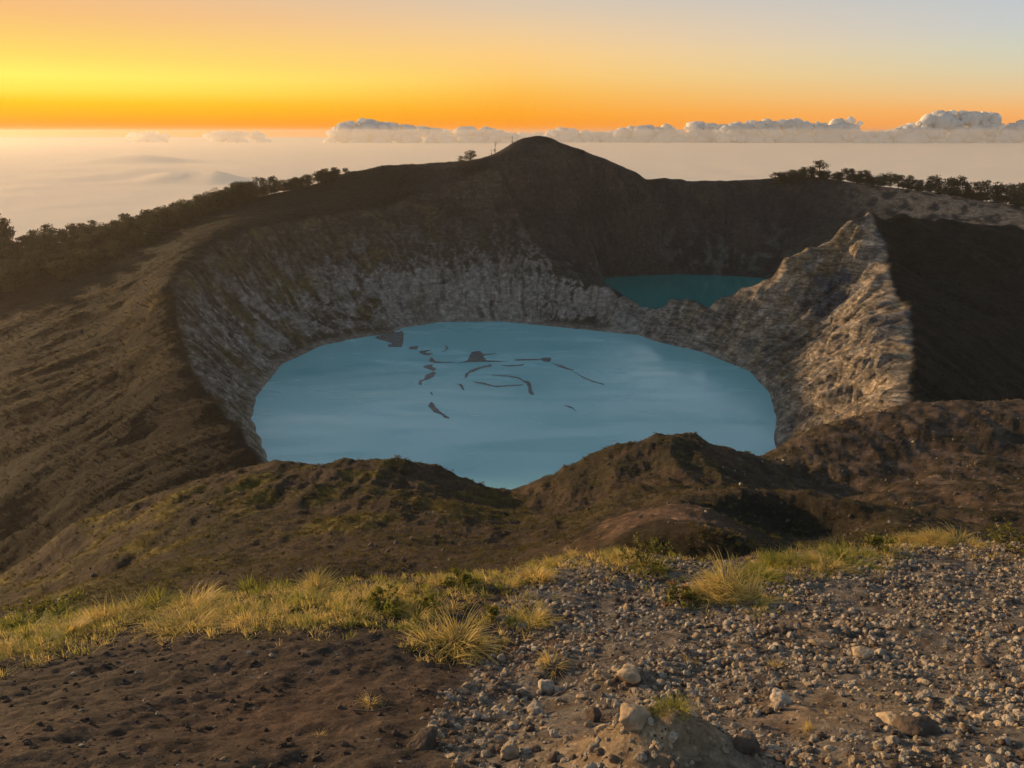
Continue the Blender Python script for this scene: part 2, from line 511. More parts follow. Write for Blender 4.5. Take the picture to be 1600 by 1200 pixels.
def terrain_mat(name, scales, bump_d, speck=0.0, speck_scale=1.0, strata=True):
    """albedo from the survey attribute, broken up at several sizes; relief from noise"""
    m, n, l, b = new_mat(name)
    at = n.new('ShaderNodeAttribute'); at.attribute_name = 'albedo'
    ar = n.new('ShaderNodeAttribute'); ar.attribute_name = 'rock'
    tcn = n.new('ShaderNodeTexCoord')
    colr = at.outputs['Color']
    hsum = None
    for i, s in enumerate(scales):
        no = n.new('ShaderNodeTexNoise')
        no.inputs['Scale'].default_value = s
        no.inputs['Detail'].default_value = 7
        no.inputs['Roughness'].default_value = 0.65
        l.new(tcn.outputs['Object'], no.inputs['Vector'])
        mr = n.new('ShaderNodeMapRange')
        mr.inputs[1].default_value = 0.3; mr.inputs[2].default_value = 0.7
        mr.inputs[3].default_value = 0.55; mr.inputs[4].default_value = 1.45
        l.new(no.outputs[0], mr.inputs[0])
        mu = n.new('ShaderNodeMix'); mu.data_type = 'RGBA'; mu.blend_type = 'MULTIPLY'
        mu.inputs['Factor'].default_value = 1
        l.new(colr, mu.inputs['A']); l.new(mr.outputs[0], mu.inputs['B'])
        colr = mu.outputs['Result']
        if hsum is None:
            hsum = no.outputs[0]
        else:
            ad = n.new('ShaderNodeMath'); ad.operation = 'MULTIPLY_ADD'
            l.new(no.outputs[0], ad.inputs[0]); ad.inputs[1].default_value = 0.5; l.new(hsum, ad.inputs[2])
            hsum = ad.outputs[0]
    if strata:
        mp = n.new('ShaderNodeMapping')
        mp.inputs['Rotation'].default_value = (1.05, 0.2, 0.0)
        mp.inputs['Scale'].default_value = (0.09, 0.07, 0.42)
        l.new(tcn.outputs['Object'], mp.inputs['Vector'])
        dn = n.new('ShaderNodeTexNoise'); dn.inputs['Scale'].default_value = 1.3; dn.inputs['Detail'].default_value = 6
        dn.inputs['Distortion'].default_value = 1.2
        l.new(mp.outputs[0], dn.inputs['Vector'])
        mr = n.new('ShaderNodeMapRange')
        mr.inputs[1].default_value = 0.4; mr.inputs[2].default_value = 0.6
        mr.inputs[3].default_value = 0.6; mr.inputs[4].default_value = 1.3
        l.new(dn.outputs[0], mr.inputs[0])
        mu = n.new('ShaderNodeMix'); mu.data_type = 'RGBA'; mu.blend_type = 'MULTIPLY'
        l.new(ar.outputs['Fac'], mu.inputs['Factor'])
        l.new(colr, mu.inputs['A']); l.new(mr.outputs[0], mu.inputs['B'])
        colr = mu.outputs['Result']
        ad = n.new('ShaderNodeMath'); ad.operation = 'MULTIPLY_ADD'
        l.new(dn.outputs[0], ad.inputs[0]); l.new(ar.outputs['Fac'], ad.inputs[1]); l.new(hsum, ad.inputs[2])
        hsum = ad.outputs[0]
    if speck:
        vo = n.new('ShaderNodeTexVoronoi'); vo.inputs['Scale'].default_value = speck_scale
        l.new(tcn.outputs['Object'], vo.inputs['Vector'])
        mr = n.new('ShaderNodeMapRange')
        mr.inputs[1].default_value = 0.16; mr.inputs[2].default_value = 0.26
        mr.inputs[3].default_value = 1 + speck; mr.inputs[4].default_value = 1.0
        l.new(vo.outputs['Distance'], mr.inputs[0])
        mu = n.new('ShaderNodeMix'); mu.data_type = 'RGBA'; mu.blend_type = 'MULTIPLY'
        mu.inputs['Factor'].default_value = 1
        l.new(colr, mu.inputs['A']); l.new(mr.outputs[0], mu.inputs['B'])
        colr = mu.outputs['Result']
    l.new(colr, b.inputs['Base Color'])
    bp = n.new('ShaderNodeBump')
    bp.inputs['Strength'].default_value = 1.0
    bp.inputs['Distance'].default_value = bump_d
    l.new(hsum, bp.inputs['Height'])
    l.new(bp.outputs[0], b.inputs['Normal'])
    b.inputs['Roughness'].default_value = 0.95
    b.inputs['Specular IOR Level'].default_value = 0.1
    return m


# ------------------------------------------------------------------ the terrain mesh
us = np.linspace(-1, 1, 901)
us = (0.75 * us + 0.25 * us ** 3) * 1.02
ys = np.concatenate([np.geomspace(7.6, 205, 330, endpoint=False), np.arange(205, 560, 1.05), np.arange(560, 792, 1.5), np.geomspace(792, 1010, 24)])
if len(ys) % 2 == 0:
    ys = np.append(ys, 1030.0)
U, Y = np.meshgrid(us, ys)
X = U * Y
ZC = rbf_eval(ctrl, w_far, X[::2, ::2], Y[::2, ::2]).reshape(X[::2, ::2].shape)
# up-sample the coarse heights
Z = np.empty(X.shape, np.float32)
Z[::2, ::2] = ZC
Z[1::2, ::2] = 0.5 * (ZC[:-1] + ZC[1:])
Z[:, 1::2] = 0.5 * (Z[:, :-1:2] + Z[:, 2::2])
kn = sstep(7.0, 10.0, Y)
rows = ys < 10.2
Z[rows] = Z[rows] * kn[rows] + near_height(X[rows], Y[rows], False) * (1 - kn[rows])
Z = np.maximum(Z, -70)
X = X.astype(np.float32); Y = Y.astype(np.float32)


def inside(poly, x, y):
    p = np.asarray(poly)
    r = np.zeros(x.shape, bool)
    for a, b in zip(p, np.roll(p, -1, axis=0)):
        c = ((a[1] > y) != (b[1] > y)) & (x < (b[0] - a[0]) * (y - a[1]) / (b[1] - a[1] + 1e-12) + a[0])
        r ^= c
    return r


def soften(mask, k):
    m = mask.astype(np.float32)
    for _ in range(k):
        m[1:-1] = (m[:-2] + 2 * m[1:-1] + m[2:]) / 4
        m[:, 1:-1] = (m[:, :-2] + 2 * m[:, 1:-1] + m[:, 2:]) / 4
    return m


spur = [PY(*a) for a in [(770, 262, 652), (785, 270, 655), (800, 310, 640), (820, 350, 622), (845, 390, 600), (862, 412, 572), (870, 424, 545)]]
crater1 = rim_left + spur + saddle[3:] + knife[1:] + [(75, 205, 0), (0, 200, 0), (-70, 215, 0)]
m_c1 = soften(inside([p[:2] for p in crater1], X, Y), 3)
crater2 = spur[::-1] + [PY(800, 225, 685)] + [p for p in skyline if p[0] > 20] + [PY(1700, 368, 460)] + knife[:1] + saddle[:3:-1]
m_c2 = soften(inside([p[:2] for p in crater2], X, Y), 3) * (1 - m_c1)
m_near = 1 - sstep(170, 215, Y - 0.35 * np.maximum(X, 0))
m_mid = np.clip(m_near * (1 - m_c1), 0, 1)
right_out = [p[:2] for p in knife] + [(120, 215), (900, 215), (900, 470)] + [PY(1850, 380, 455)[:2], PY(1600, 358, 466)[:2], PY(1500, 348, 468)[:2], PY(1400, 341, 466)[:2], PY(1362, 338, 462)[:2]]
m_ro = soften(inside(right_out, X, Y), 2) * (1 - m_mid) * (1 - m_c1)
m_fl = np.clip(1 - m_c1 - m_c2 - m_mid - m_ro, 0, 1)

th = np.arctan2(Y - lake_c[1], X - lake_c[0])
rr = np.hypot(X - lake_c[0], Y - lake_c[1])
above = sstep(LZ + 0.3, LZ + 7, Z)
# gullies and crags
crest_d = np.full(Z.shape, 99.0, np.float32)
_win = (X > 10) & (X < 260) & (Y > 215) & (Y < 600)
_wx, _wy = X[_win], Y[_win]
_wd = crest_d[_win]
for _a0, _b0 in list(zip(saddle, saddle[1:])) + list(zip(knife, knife[1:])):
    ax, ay = _a0[0], _a0[1]; bx, by = _b0[0] - ax, _b0[1] - ay
    t_ = np.clip(((_wx - ax) * bx + (_wy - ay) * by) / (bx * bx + by * by + 1e-9), 0, 1)
    _wd = np.minimum(_wd, np.hypot(_wx - ax - bx * t_, _wy - ay - by * t_))
crest_d[_win] = _wd
crest_fade = 0.15 + 0.85 * sstep(1, 12, crest_d)
s1 = th * 130 + 2.5 * fbm(X / 22, Y / 22, Z / 16, 2) * sstep(90, 30, X)
gul = fbm(s1 / 13, Z / 55, rr / 90, 4, 0.55, True)
gul0 = fbm(s1 / 32, Z / 120, rr / 200, 2, 0.5, True)
stre = 0.9 * fbm(s1 / 3.0, Z / 30, rr / 55, 4, 0.62) + 0.3 * fbm(X / 9, Y / 9, Z / 6, 4, 0.6)
gul2 = fbm(s1 / 4.5, Z / 16, rr / 30, 3, 0.55, True)
right_wall = m_c1 * sstep(40, 110, X) * sstep(-260, 60, X - 0.4 * (520 - Y))
amp1 = (2.6 + 1.6 * sstep(90, 160, X)) * above * m_c1 * crest_fade
Z += amp1 * (gul + 0.6 * gul0) + 0.45 * amp1 * gul2
s2 = np.arctan2(Y - 620, X - 180) * 110
gul3 = fbm(s2 / 10, Z / 60, Y / 200, 4, 0.55, True)
Z += m_c2 * above * gul3 * 2.0
a_fl = -(X * 0.25 - Y * 0.97) + 10 * fbm(X / 60, Y / 60, 8.8 + 0 * X, 3)
g_fl = fbm(a_fl / 24, X / 110, 0.3 + 0 * X, 4, 0.5, True)
left = sstep(-60, -180, X) * m_fl
Z += left * g_fl * 1.6 * sstep(620, 560, Y)
Z += m_fl * (0.35 * fbm(X / 9, Y / 9, 0.7 + 0 * X, 5, 0.65) + 0.3 * fbm(a_fl / 7, X / 45, 3.7 + 0 * X, 4, 0.6, True))
a_ro = X * 0.5 + Y * 0.87
Z += m_ro * (fbm(a_ro / 22, (X - Y) / 120, 2.2 + 0 * X, 4, 0.5, True)) * 2.4
# near mounds: rills and lumps, finer towards the viewpoint
lump = fbm(X / 9, Y / 9, 5.5 + 0 * X, 5)
rill = fbm(X / 7 - Y / 30, Y / 22 + X / 14, 1.1 + 0 * X, 4, 0.5, True)
wn = m_mid * sstep(9, 40, Y)
Z += wn * (0.7 * lump + 0.75 * rill) * (0.25 + 0.75 * sstep(35, 100, Y))
fine = fbm(X / 1.3, Y / 1.3, 0.4 + 0 * X, 3)
Z += wn * 0.16 * fine * sstep(160, 90, Y)


def grid_normals(X, Y, Z):
    P = np.stack([X, Y, Z], -1)
    du = np.gradient(P, axis=1)
    dv = np.gradient(P, axis=0)
    n = np.cross(du, dv)
    n /= np.linalg.norm(n, axis=-1, keepdims=True) + 1e-9
    return n


# push the rock faces in and out so that they overhang and break
nrm = grid_normals(X, Y, Z)
steep = 1 - nrm[..., 2]
wx = fbm(X / 30, Y / 30, Z / 30, 2); wy = fbm(X / 30 + 7, Y / 30, Z / 30, 2)
sa = (Y * 0.45 + Z * 0.89) + 9 * wx; sb = (-Y * 0.89 + Z * 0.45) + 12 * wy      # along / across the dipping beds
cr = fbm(sb / 8, sa / 22, X / 14, 4, 0.62, True)
cr2 = fbm(sb / 3.0, sa / 8, X / 6, 3, 0.62, True)
amp = above * (m_c1 * (1.1 + 1.2 * sstep(60, 130, X)) + 0.7 * m_c2) * sstep(0.1, 0.4, steep) * sstep(205, 270, Y) * crest_fade
d = amp * (cr * 0.75 + cr2 * 0.5 + 0.25 * fbm(X / 1.9, Y / 1.9, Z / 1.9, 2, 0.6, True))
X = X + nrm[..., 0] * d; Y = Y + nrm[..., 1] * d; Z = Z + nrm[..., 2] * d * 0.6
nrm = grid_normals(X, Y, Z)
steep = 1 - nrm[..., 2]

# albedo map (what the surfaces are made of, with some shade painted in)
def mixc(a, b, t):
    return a + (np.asarray(b, np.float32) - a) * t[..., None]


big = fbm(X / 40, Y / 40, Z / 40, 4)
med = fbm(X / 11, Y / 11, Z / 11, 4)
sml = fbm(X / 3.2, Y / 3.2, Z / 3.2, 3)
C = np.zeros(X.shape + (3,), np.float32)
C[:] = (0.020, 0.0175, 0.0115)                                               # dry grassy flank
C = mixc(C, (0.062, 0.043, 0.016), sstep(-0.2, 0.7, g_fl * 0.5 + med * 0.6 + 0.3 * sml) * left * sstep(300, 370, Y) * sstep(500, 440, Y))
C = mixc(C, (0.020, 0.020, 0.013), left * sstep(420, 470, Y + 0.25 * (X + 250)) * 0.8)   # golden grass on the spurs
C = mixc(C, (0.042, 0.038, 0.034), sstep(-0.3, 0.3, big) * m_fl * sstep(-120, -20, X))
# crater one walls
wall = np.zeros_like(C); wall[:] = (0.075, 0.060, 0.044)
wall = mixc(wall, (0.048, 0.037, 0.028), sstep(-0.2, 0.3, big))
palev = sstep(-0.1, 0.5, 0.3 * med + gul2 * 0.6 + 0.35 * big + 0.6 * sstep(50, 24, Z + 12 * big) * sstep(-150, -90, X) + 0.12)  # gully shading painted in: ribs paler, soil-filled gullies darker
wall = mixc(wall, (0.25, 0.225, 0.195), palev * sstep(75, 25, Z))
wall = mixc(wall, (0.32, 0.295, 0.26), sstep(0.1, 0.6, cr2 * 0.5 + sml * 0.6) * sstep(48, 22, Z) * 0.8)
wall = mixc(wall, (0.105, 0.085, 0.04), sstep(0.1, 0.6, fbm(X / 22 + 4, Y / 22, Z / 30, 3)) * sstep(-40, -90, X))
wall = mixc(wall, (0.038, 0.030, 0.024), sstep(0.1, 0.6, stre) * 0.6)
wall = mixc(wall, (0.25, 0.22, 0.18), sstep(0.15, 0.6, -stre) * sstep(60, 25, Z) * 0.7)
rw = sstep(45, 105, X)
rockr = np.zeros_like(C); rockr[:] = (0.34, 0.25, 0.155)
rockr = mixc(rockr, (0.23, 0.165, 0.085), sstep(-0.1, 0.5, big + 0.3 * med))
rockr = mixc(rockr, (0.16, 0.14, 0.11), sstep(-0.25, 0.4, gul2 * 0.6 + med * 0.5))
rockr = mixc(rockr, (0.10, 0.10, 0.105), sstep(0.45, 0.7, fbm(X / 26 + 9, Y / 26, Z / 26, 3) + 0.25) * sstep(150, 175, X))
rockr = mixc(rockr, (0.21, 0.19, 0.16), sstep(130, 70, X))
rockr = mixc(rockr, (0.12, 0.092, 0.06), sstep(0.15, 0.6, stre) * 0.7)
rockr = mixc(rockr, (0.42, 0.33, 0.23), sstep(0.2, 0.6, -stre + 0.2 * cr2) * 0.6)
rockr *= np.array((0.97, 1.02, 1.13), np.float32)
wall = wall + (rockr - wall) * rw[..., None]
wall = mixc(wall, (0.055, 0.045, 0.03), sstep(0.16, 0.06, steep) * (1 - rw))
wall = mixc(wall, (0.25, 0.225, 0.185), sstep(LZ + 3.0, LZ + 0.6, Z + 0.8 * sml) * 0.7)
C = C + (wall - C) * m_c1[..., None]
c2 = np.zeros_like(C); c2[:] = (0.033, 0.030, 0.028)
c2 = mixc(c2, (0.085, 0.088, 0.072), sstep(-0.1, 0.5, med + 0.5 * gul3) * sstep(65, 20, Z))
c2 = mixc(c2, (0.055, 0.046, 0.036), sstep(-0.1, 0.4, big))
c2 = mixc(c2, (0.30, 0.21, 0.14), sstep(285, 380, X) * sstep(10, 40, Z) * sstep(-0.2, 0.4, med + 0.3))
C = C + (c2 - C) * m_c2[..., None]
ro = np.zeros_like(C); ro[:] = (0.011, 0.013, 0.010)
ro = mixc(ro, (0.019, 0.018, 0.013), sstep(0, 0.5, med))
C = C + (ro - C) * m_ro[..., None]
md = np.zeros_like(C); md[:] = (0.052, 0.036, 0.023)
md = mixc(md, (0.033, 0.027, 0.015), sstep(-0.3, 0.4, lump))
moss = sstep(0.12, 0.5, med * 0.7 + lump * 0.5 + 0.25 * sml) * sstep(30, -40, X) * sstep(30, 60, Y)
md = mixc(md, (0.13, 0.098, 0.018), moss * 0.8)
md = mixc(md, (0.080, 0.057, 0.042), sstep(30, 60, X) * sstep(-0.2, 0.4, sml))
hump = np.exp(-(((X - 8.0) / 4.2) ** 2 + ((Y - 38.5) / 5) ** 2) ** 2)
md = mixc(md, (0.10, 0.064, 0.042), hump * sstep(-0.5, 0.4, sml + 0.2))
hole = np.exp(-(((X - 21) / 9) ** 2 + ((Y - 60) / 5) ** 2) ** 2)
md = mixc(md, (0.022, 0.021, 0.012), hole * 0.85)  # dark plant green, with the shade of the hollow painted in
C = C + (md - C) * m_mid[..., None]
C *= (1 + 0.35 * sml)[..., None]
C = np.clip(C, 0.005, 0.6)
rockmask = np.clip(m_c1 * (0.45 + 0.55 * rw) + 0.35 * m_c2, 0, 1)

far_mat = terrain_mat('volcanic_slope', (0.35, 1.6, 5.0), 1.0)
mid_mat = terrain_mat('scree_slope', (0.6, 4.0, 14.0), 0.2, 0.9, 1.1, False)


def grid_mesh(name, r0, r1, c0, c1, mat, X=X, Y=Y, Z=Z, C=C, rock=rockmask, nrm=None):
    x, y, z = X[r0:r1, c0:c1], Y[r0:r1, c0:c1], Z[r0:r1, c0:c1]
    nr, nc = x.shape
    idx = np.arange(nr * nc).reshape(nr, nc)
    f = np.stack([idx[:-1, :-1], idx[:-1, 1:], idx[1:, 1:], idx[1:, :-1]], -1).reshape(-1, 4)
    me = mesh_np(name, np.stack([x, y, z], -1).reshape(-1, 3), f, mat)
    a = me.attributes.new('albedo', 'FLOAT_COLOR', 'POINT')
    cc = np.ones((nr * nc, 4), np.float32); cc[:, :3] = C[r0:r1, c0:c1].reshape(-1, 3)
    a.data.foreach_set('color', cc.ravel())
    fattr(me, 'rock', rock[r0:r1, c0:c1])
    o = bpy.data.objects.new(name, me)
    link(o)
    tag(o, kind='structure')
    return o


r_split = int(np.searchsorted(ys, 205))
grid_mesh('hillside', 0, r_split + 1, 0, len(us), mid_mat)
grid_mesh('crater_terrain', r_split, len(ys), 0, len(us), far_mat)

# ------------------------------------------------------------------ water
def water_mat(name, base, rough, streak):
    m, n, l, b = new_mat(name)
    tcn = n.new('ShaderNodeTexCoord')
    no = n.new('ShaderNodeTexNoise'); no.inputs['Scale'].default_value = 0.012; no.inputs['Detail'].default_value = 3
    l.new(tcn.outputs['Object'], no.inputs['Vector'])
    mr = n.new('ShaderNodeMapRange'); mr.inputs[1].default_value = 0.35; mr.inputs[2].default_value = 0.65
    l.new(no.outputs[0], mr.inputs[0])
    mi = n.new('ShaderNodeMix'); mi.data_type = 'RGBA'
    mi.inputs['A'].default_value = (*base, 1)
    mi.inputs['B'].default_value = (*streak, 1)
    l.new(mr.outputs[0], mi.inputs['Factor'])
    l.new(mi.outputs['Result'], b.inputs['Base Color'])
    ln_ = n.new('ShaderNodeMapping'); ln_.inputs['Scale'].default_value = (0.016, 0.05, 1); ln_.inputs['Rotation'].default_value = (0, 0, 0.5)
    l.new(tcn.outputs['Object'], ln_.inputs['Vector'])
    rn = n.new('ShaderNodeTexNoise'); rn.inputs['Scale'].default_value = 1.0; rn.inputs['Detail'].default_value = 5; rn.inputs['Distortion'].default_value = 0.8
    l.new(ln_.outputs[0], rn.inputs['Vector'])
    rr_ = n.new('ShaderNodeMapRange'); rr_.inputs[1].default_value = 0.35; rr_.inputs[2].default_value = 0.65
    rr_.inputs[3].default_value = rough * 0.55; rr_.inputs[4].default_value = rough * 1.7
    l.new(rn.outputs[0], rr_.inputs[0]); l.new(rr_.outputs[0], b.inputs['Roughness'])
    b.inputs['IOR'].default_value = 1.4
    wv = n.new('ShaderNodeTexNoise'); wv.inputs['Scale'].default_value = 0.9; wv.inputs['Detail'].default_value = 4
    l.new(tcn.outputs['Object'], wv.inputs['Vector'])
    bp = n.new('ShaderNodeBump'); bp.inputs['Strength'].default_value = 0.5; bp.inputs['Distance'].default_value = 0.05
    l.new(wv.outputs[0], bp.inputs['Height'])
    l.new(bp.outputs[0], b.inputs['Normal'])
    return m


def water(name, outline, mat, z=LZ, grow=1.12):
    p = np.array([q[:2] for q in outline])
    c = p.mean(0)
    p = c + (p - c) * grow
    v = [(c[0], c[1], z)] + [(a[0], a[1], z) for a in p]
    n = len(p)
    me = bpy.data.meshes.new(name)
    me.from_pydata(v, [], [(0, 1 + i, 1 + (i + 1) % n) for i in range(n)])
    me.materials.append(mat)
    o = bpy.data.objects.new(name, me)
    me.update()
    return tag(link(o), kind='structure')


w1 = water('lake', dense(shore[:-1], 15), water_mat('milky_turquoise_water', (0.18, 0.46, 0.48), 0.2, (0.23, 0.52, 0.55)))
w2 = water('lake', [(72, 530, 0), (100, 500, 0), (130, 476, 0), (165, 464, 0), (230, 478, 0), (320, 540, 0), (345, 620, 0), (300, 700, 0), (180, 720, 0), (60, 700, 0), (60, 600, 0)],
           water_mat('dark_teal_water', (0.008, 0.18, 0.165), 0.08, (0.01, 0.20, 0.18)), LZ - 0.2, 1.0)
w1['label'] = 'milky turquoise crater lake with dark floating slicks'
w2['label'] = 'dark teal crater lake behind the thin rock saddle'

# ------------------------------------------------------------------ sheet standing in for the haze out to the horizon
def cloud_sea():
    n = 160
    uu = np.linspace(-1.0, 1.0, n)
    yy = np.geomspace(900, 78000, 240)
    UU, YY = np.meshgrid(uu, yy)
    XX = UU * YY
    ZZ = np.full(XX.shape, -420.0) + 14 * fbm(XX / 900, YY / 900, 0 * XX, 4)
    for (px, py, Yd, sx, sy, h) in [(230, 268, 9500, 900, 300, 130), (290, 272, 9000, 450, 250, 120), (350, 278, 8800, 260, 200, 110), (215, 252, 15000, 900, 500, 140)]:  # far hills raised from the sheet, sharing its painted haze tint
        c = PY(px, py, Yd)
        q = ((XX - c[0]) / sx) ** 2 + ((YY - c[1]) / sy) ** 2
        ZZ += h * np.exp(-q) * (1 + 0.25 * fbm(XX / 160, YY / 160, 1 + 0 * XX, 3))
    idx = np.arange(XX.size).reshape(XX.shape)
    f = np.stack([idx[:-1, :-1], idx[:-1, 1:], idx[1:, 1:], idx[1:, :-1]], -1).reshape(-1, 4)
    m, nn, l, b = new_mat('haze_tint')
    b.inputs['Base Color'].default_value = (0.96, 0.80, 0.61, 1)  # warm light of the haze painted into the sheet's colour
    b.inputs['Roughness'].default_value = 1
    b.inputs['Specular IOR Level'].default_value = 0
    o = bpy.data.objects.new('cloud_sea', mesh_np('cloud_sea', np.stack([XX, YY, ZZ], -1).reshape(-1, 3), f, m))
    tag(link(o), kind='structure')


cloud_sea()

# ------------------------------------------------------------------ ground at the viewpoint
def axis(lo, hi, a, b, fine, coarse):
    return np.unique(np.round(np.concatenate([np.arange(lo, a, coarse), np.arange(a, b, fine), np.arange(b, hi + 1e-6, coarse)]), 4))


gx = axis(-9, 9, -4.4, 4.4, 0.017, 0.12)
gy = axis(-3, 8.2, 1.35, 6.3, 0.017, 0.1)
GX, GY = np.meshgrid(gx, gy)
GZ = near_height(GX, GY)
GZ -= 0.25 * sstep(7.5, 8.2, GY)


def ground_z(x, y):
    """height of the viewpoint ground, bilinear"""
    x = np.asarray(x, float); y = np.asarray(y, float)
    i = np.clip(np.searchsorted(gx, x) - 1, 0, len(gx) - 2); j = np.clip(np.searchsorted(gy, y) - 1, 0, len(gy) - 2)
    tx = np.clip((x - gx[i]) / (gx[i + 1] - gx[i]), 0, 1); ty = np.clip((y - gy[j]) / (gy[j + 1] - gy[j]), 0, 1)
    return (GZ[j, i] * (1 - tx) + GZ[j, i + 1] * tx) * (1 - ty) + (GZ[j + 1, i] * (1 - tx) + GZ[j + 1, i + 1] * tx) * ty


def ground_hit(px, py):
    """first place where a sight line of the photograph meets the viewpoint ground"""
    u = (px - 800) / 1200; v = (600 - py) / 1200
    d = np.array((u, cp + v * sp, -sp + v * cp))
    t = np.linspace(1.2, 8.0, 700)
    q = d[None] * t[:, None] + np.array((0, 0, CAM_Z))
    below = q[:, 2] < ground_z(q[:, 0], q[:, 1])
    k = int(np.argmax(below)) if below.any() else len(t) - 1
    return q[k, 0], q[k, 1], float(ground_z(q[k, 0], q[k, 1]))


def world_poly(pts):
    return np.array([ground_hit(*p)[:2] for p in pts])


gravel_poly = np.vstack([world_poly([(900, 872), (840, 905), (770, 950), (735, 1010), (712, 1060), (700, 1120), (720, 1195)]), [(-0.15, 0.2), (6.5, 0.2), (7.5, 6.3), (4, 6.5)],
                         world_poly([(1480, 850), (1400, 850), (1250, 868), (1100, 880), (1000, 872)])])
mg = soften(inside(gravel_poly, GX + 0.12 * fbm(GX * 2, GY * 2, 0 * GX, 3), GY + 0.12 * fbm(GX * 2 + 5, GY * 2, 0 * GX, 3)), 6)
GC = np.zeros(GX.shape + (3,), np.float32)
GC[:] = (0.070, 0.053, 0.040)
n1 = fbm(GX * 1.6, GY * 1.6, 0 * GX, 4); n2 = fbm(GX * 7, GY * 7, 2 + 0 * GX, 4); n3 = fbm(GX * 25, GY * 25, 2 + 0 * GX, 3)
GC = mixc(GC, (0.085, 0.060, 0.043), sstep(-0.1, 0.5, n1 + 0.3 * n2))
GC = mixc(GC, (0.040, 0.031, 0.026), sstep(0.15, 0.6, n2 - 0.4 * n1))
GC = mixc(GC, (0.098, 0.084, 0.070), mg * sstep(-0.4, 0.2, n2 + 0.2))
for (px, py, r, c, s) in [(790, 1010, 0.33, (0.085, 0.045, 0.026), 0.9), (700, 1100, 0.2, (0.05, 0.032, 0.022), 0.8), (1020, 1160, 0.26, (0.19, 0.135, 0.078), 0.9),
                          (920, 1190, 0.25, (0.16, 0.12, 0.08), 0.7), (1280, 985, 0.25, (0.15, 0.10, 0.06), 0.6), (985, 1065, 0.16, (0.14, 0.105, 0.07), 0.7),
                          (1230, 1110, 0.22, (0.13, 0.085, 0.05), 0.6), (1380, 1110, 0.25, (0.12, 0.09, 0.055), 0.5), (430, 1120, 0.4, (0.085, 0.050, 0.034), 0.6),
                          (1180, 1020, 0.15, (0.17, 0.115, 0.07), 0.5)]:
    h = ground_hit(px, py)
    q = np.exp(-(((GX - h[0]) / r) ** 2 + ((GY - h[1]) / r) ** 2) * (1 + 0.6 * n2))
    GC = mixc(GC, c, np.clip(q * s, 0, 1))
GC *= (1 + 0.35 * n3 + 0.15 * n2)[..., None] * (0.80 + 0.40 * mg)[..., None]
GC = np.clip(GC, 0.01, 0.5)
near_mat = terrain_mat('volcanic_soil', (9.0, 60.0), 0.012, 0.5, 38.0, False)
ground = grid_mesh('ground', 0, len(gy), 0, len(gx), near_mat, GX, GY, GZ, GC, 0 * GX)


# ------------------------------------------------------------------ stones
def rock_mesh(name, seed, mat, sub=2, cuts=13, flat=0.75, rough=0.06):
    r = np.random.default_rng(seed)
    bm = bmesh.new()
    bmesh.ops.create_icosphere(bm, subdivisions=sub, radius=1)
    v = np.array([p.co[:] for p in bm.verts])
    for _ in range(cuts):
        n = r.normal(size=3); n /= np.linalg.norm(n)
        dd = r.uniform(0.48, 0.85)
        over = np.maximum(v @ n - dd, 0)
        v -= over[:, None] * n * 0.92
    v *= 1 + rough * fbm(v[:, 0] * 2.3 + seed, v[:, 1] * 2.3, v[:, 2] * 2.3, 3)[:, None] * 2
    v *= np.array((1.0, r.uniform(0.7, 0.95), flat * r.uniform(0.8, 1.1)))
    for p, c in zip(bm.verts, v):
        p.co = c
    for f in bm.faces:
        f.smooth = sub > 2
    me = bpy.data.meshes.new(name)
    bm.to_mesh(me); bm.free()
    me.materials.append(mat)
    return me


stone_mats = [plain_mat('grey_pumice', (0.36, 0.305, 0.24), 0.95, 0.1, 0.4, 2.5, 0.6),
              plain_mat('tan_pumice', (0.41, 0.31, 0.205), 0.95, 0.1, 0.4, 2.5, 0.6),
              plain_mat('dark_cinder', (0.14, 0.105, 0.08), 0.95, 0.1, 0.4, 2.5, 0.6)]
stone_mats.append(plain_mat('soil_clod', (0.095, 0.069, 0.051), 0.95, 0.05, 0.3, 2.5, 0.6))
stone_src = [rock_mesh('stone_%s' % chr(97 + i), 40 + i, stone_mats[(0, 1, 0, 2, 1, 0, 2, 0)[i]]) for i in range(8)] + [rock_mesh('clod_%s' % chr(97 + i), 60 + i, stone_mats[3], 2, 5, 0.7, 0.14) for i in range(3)]


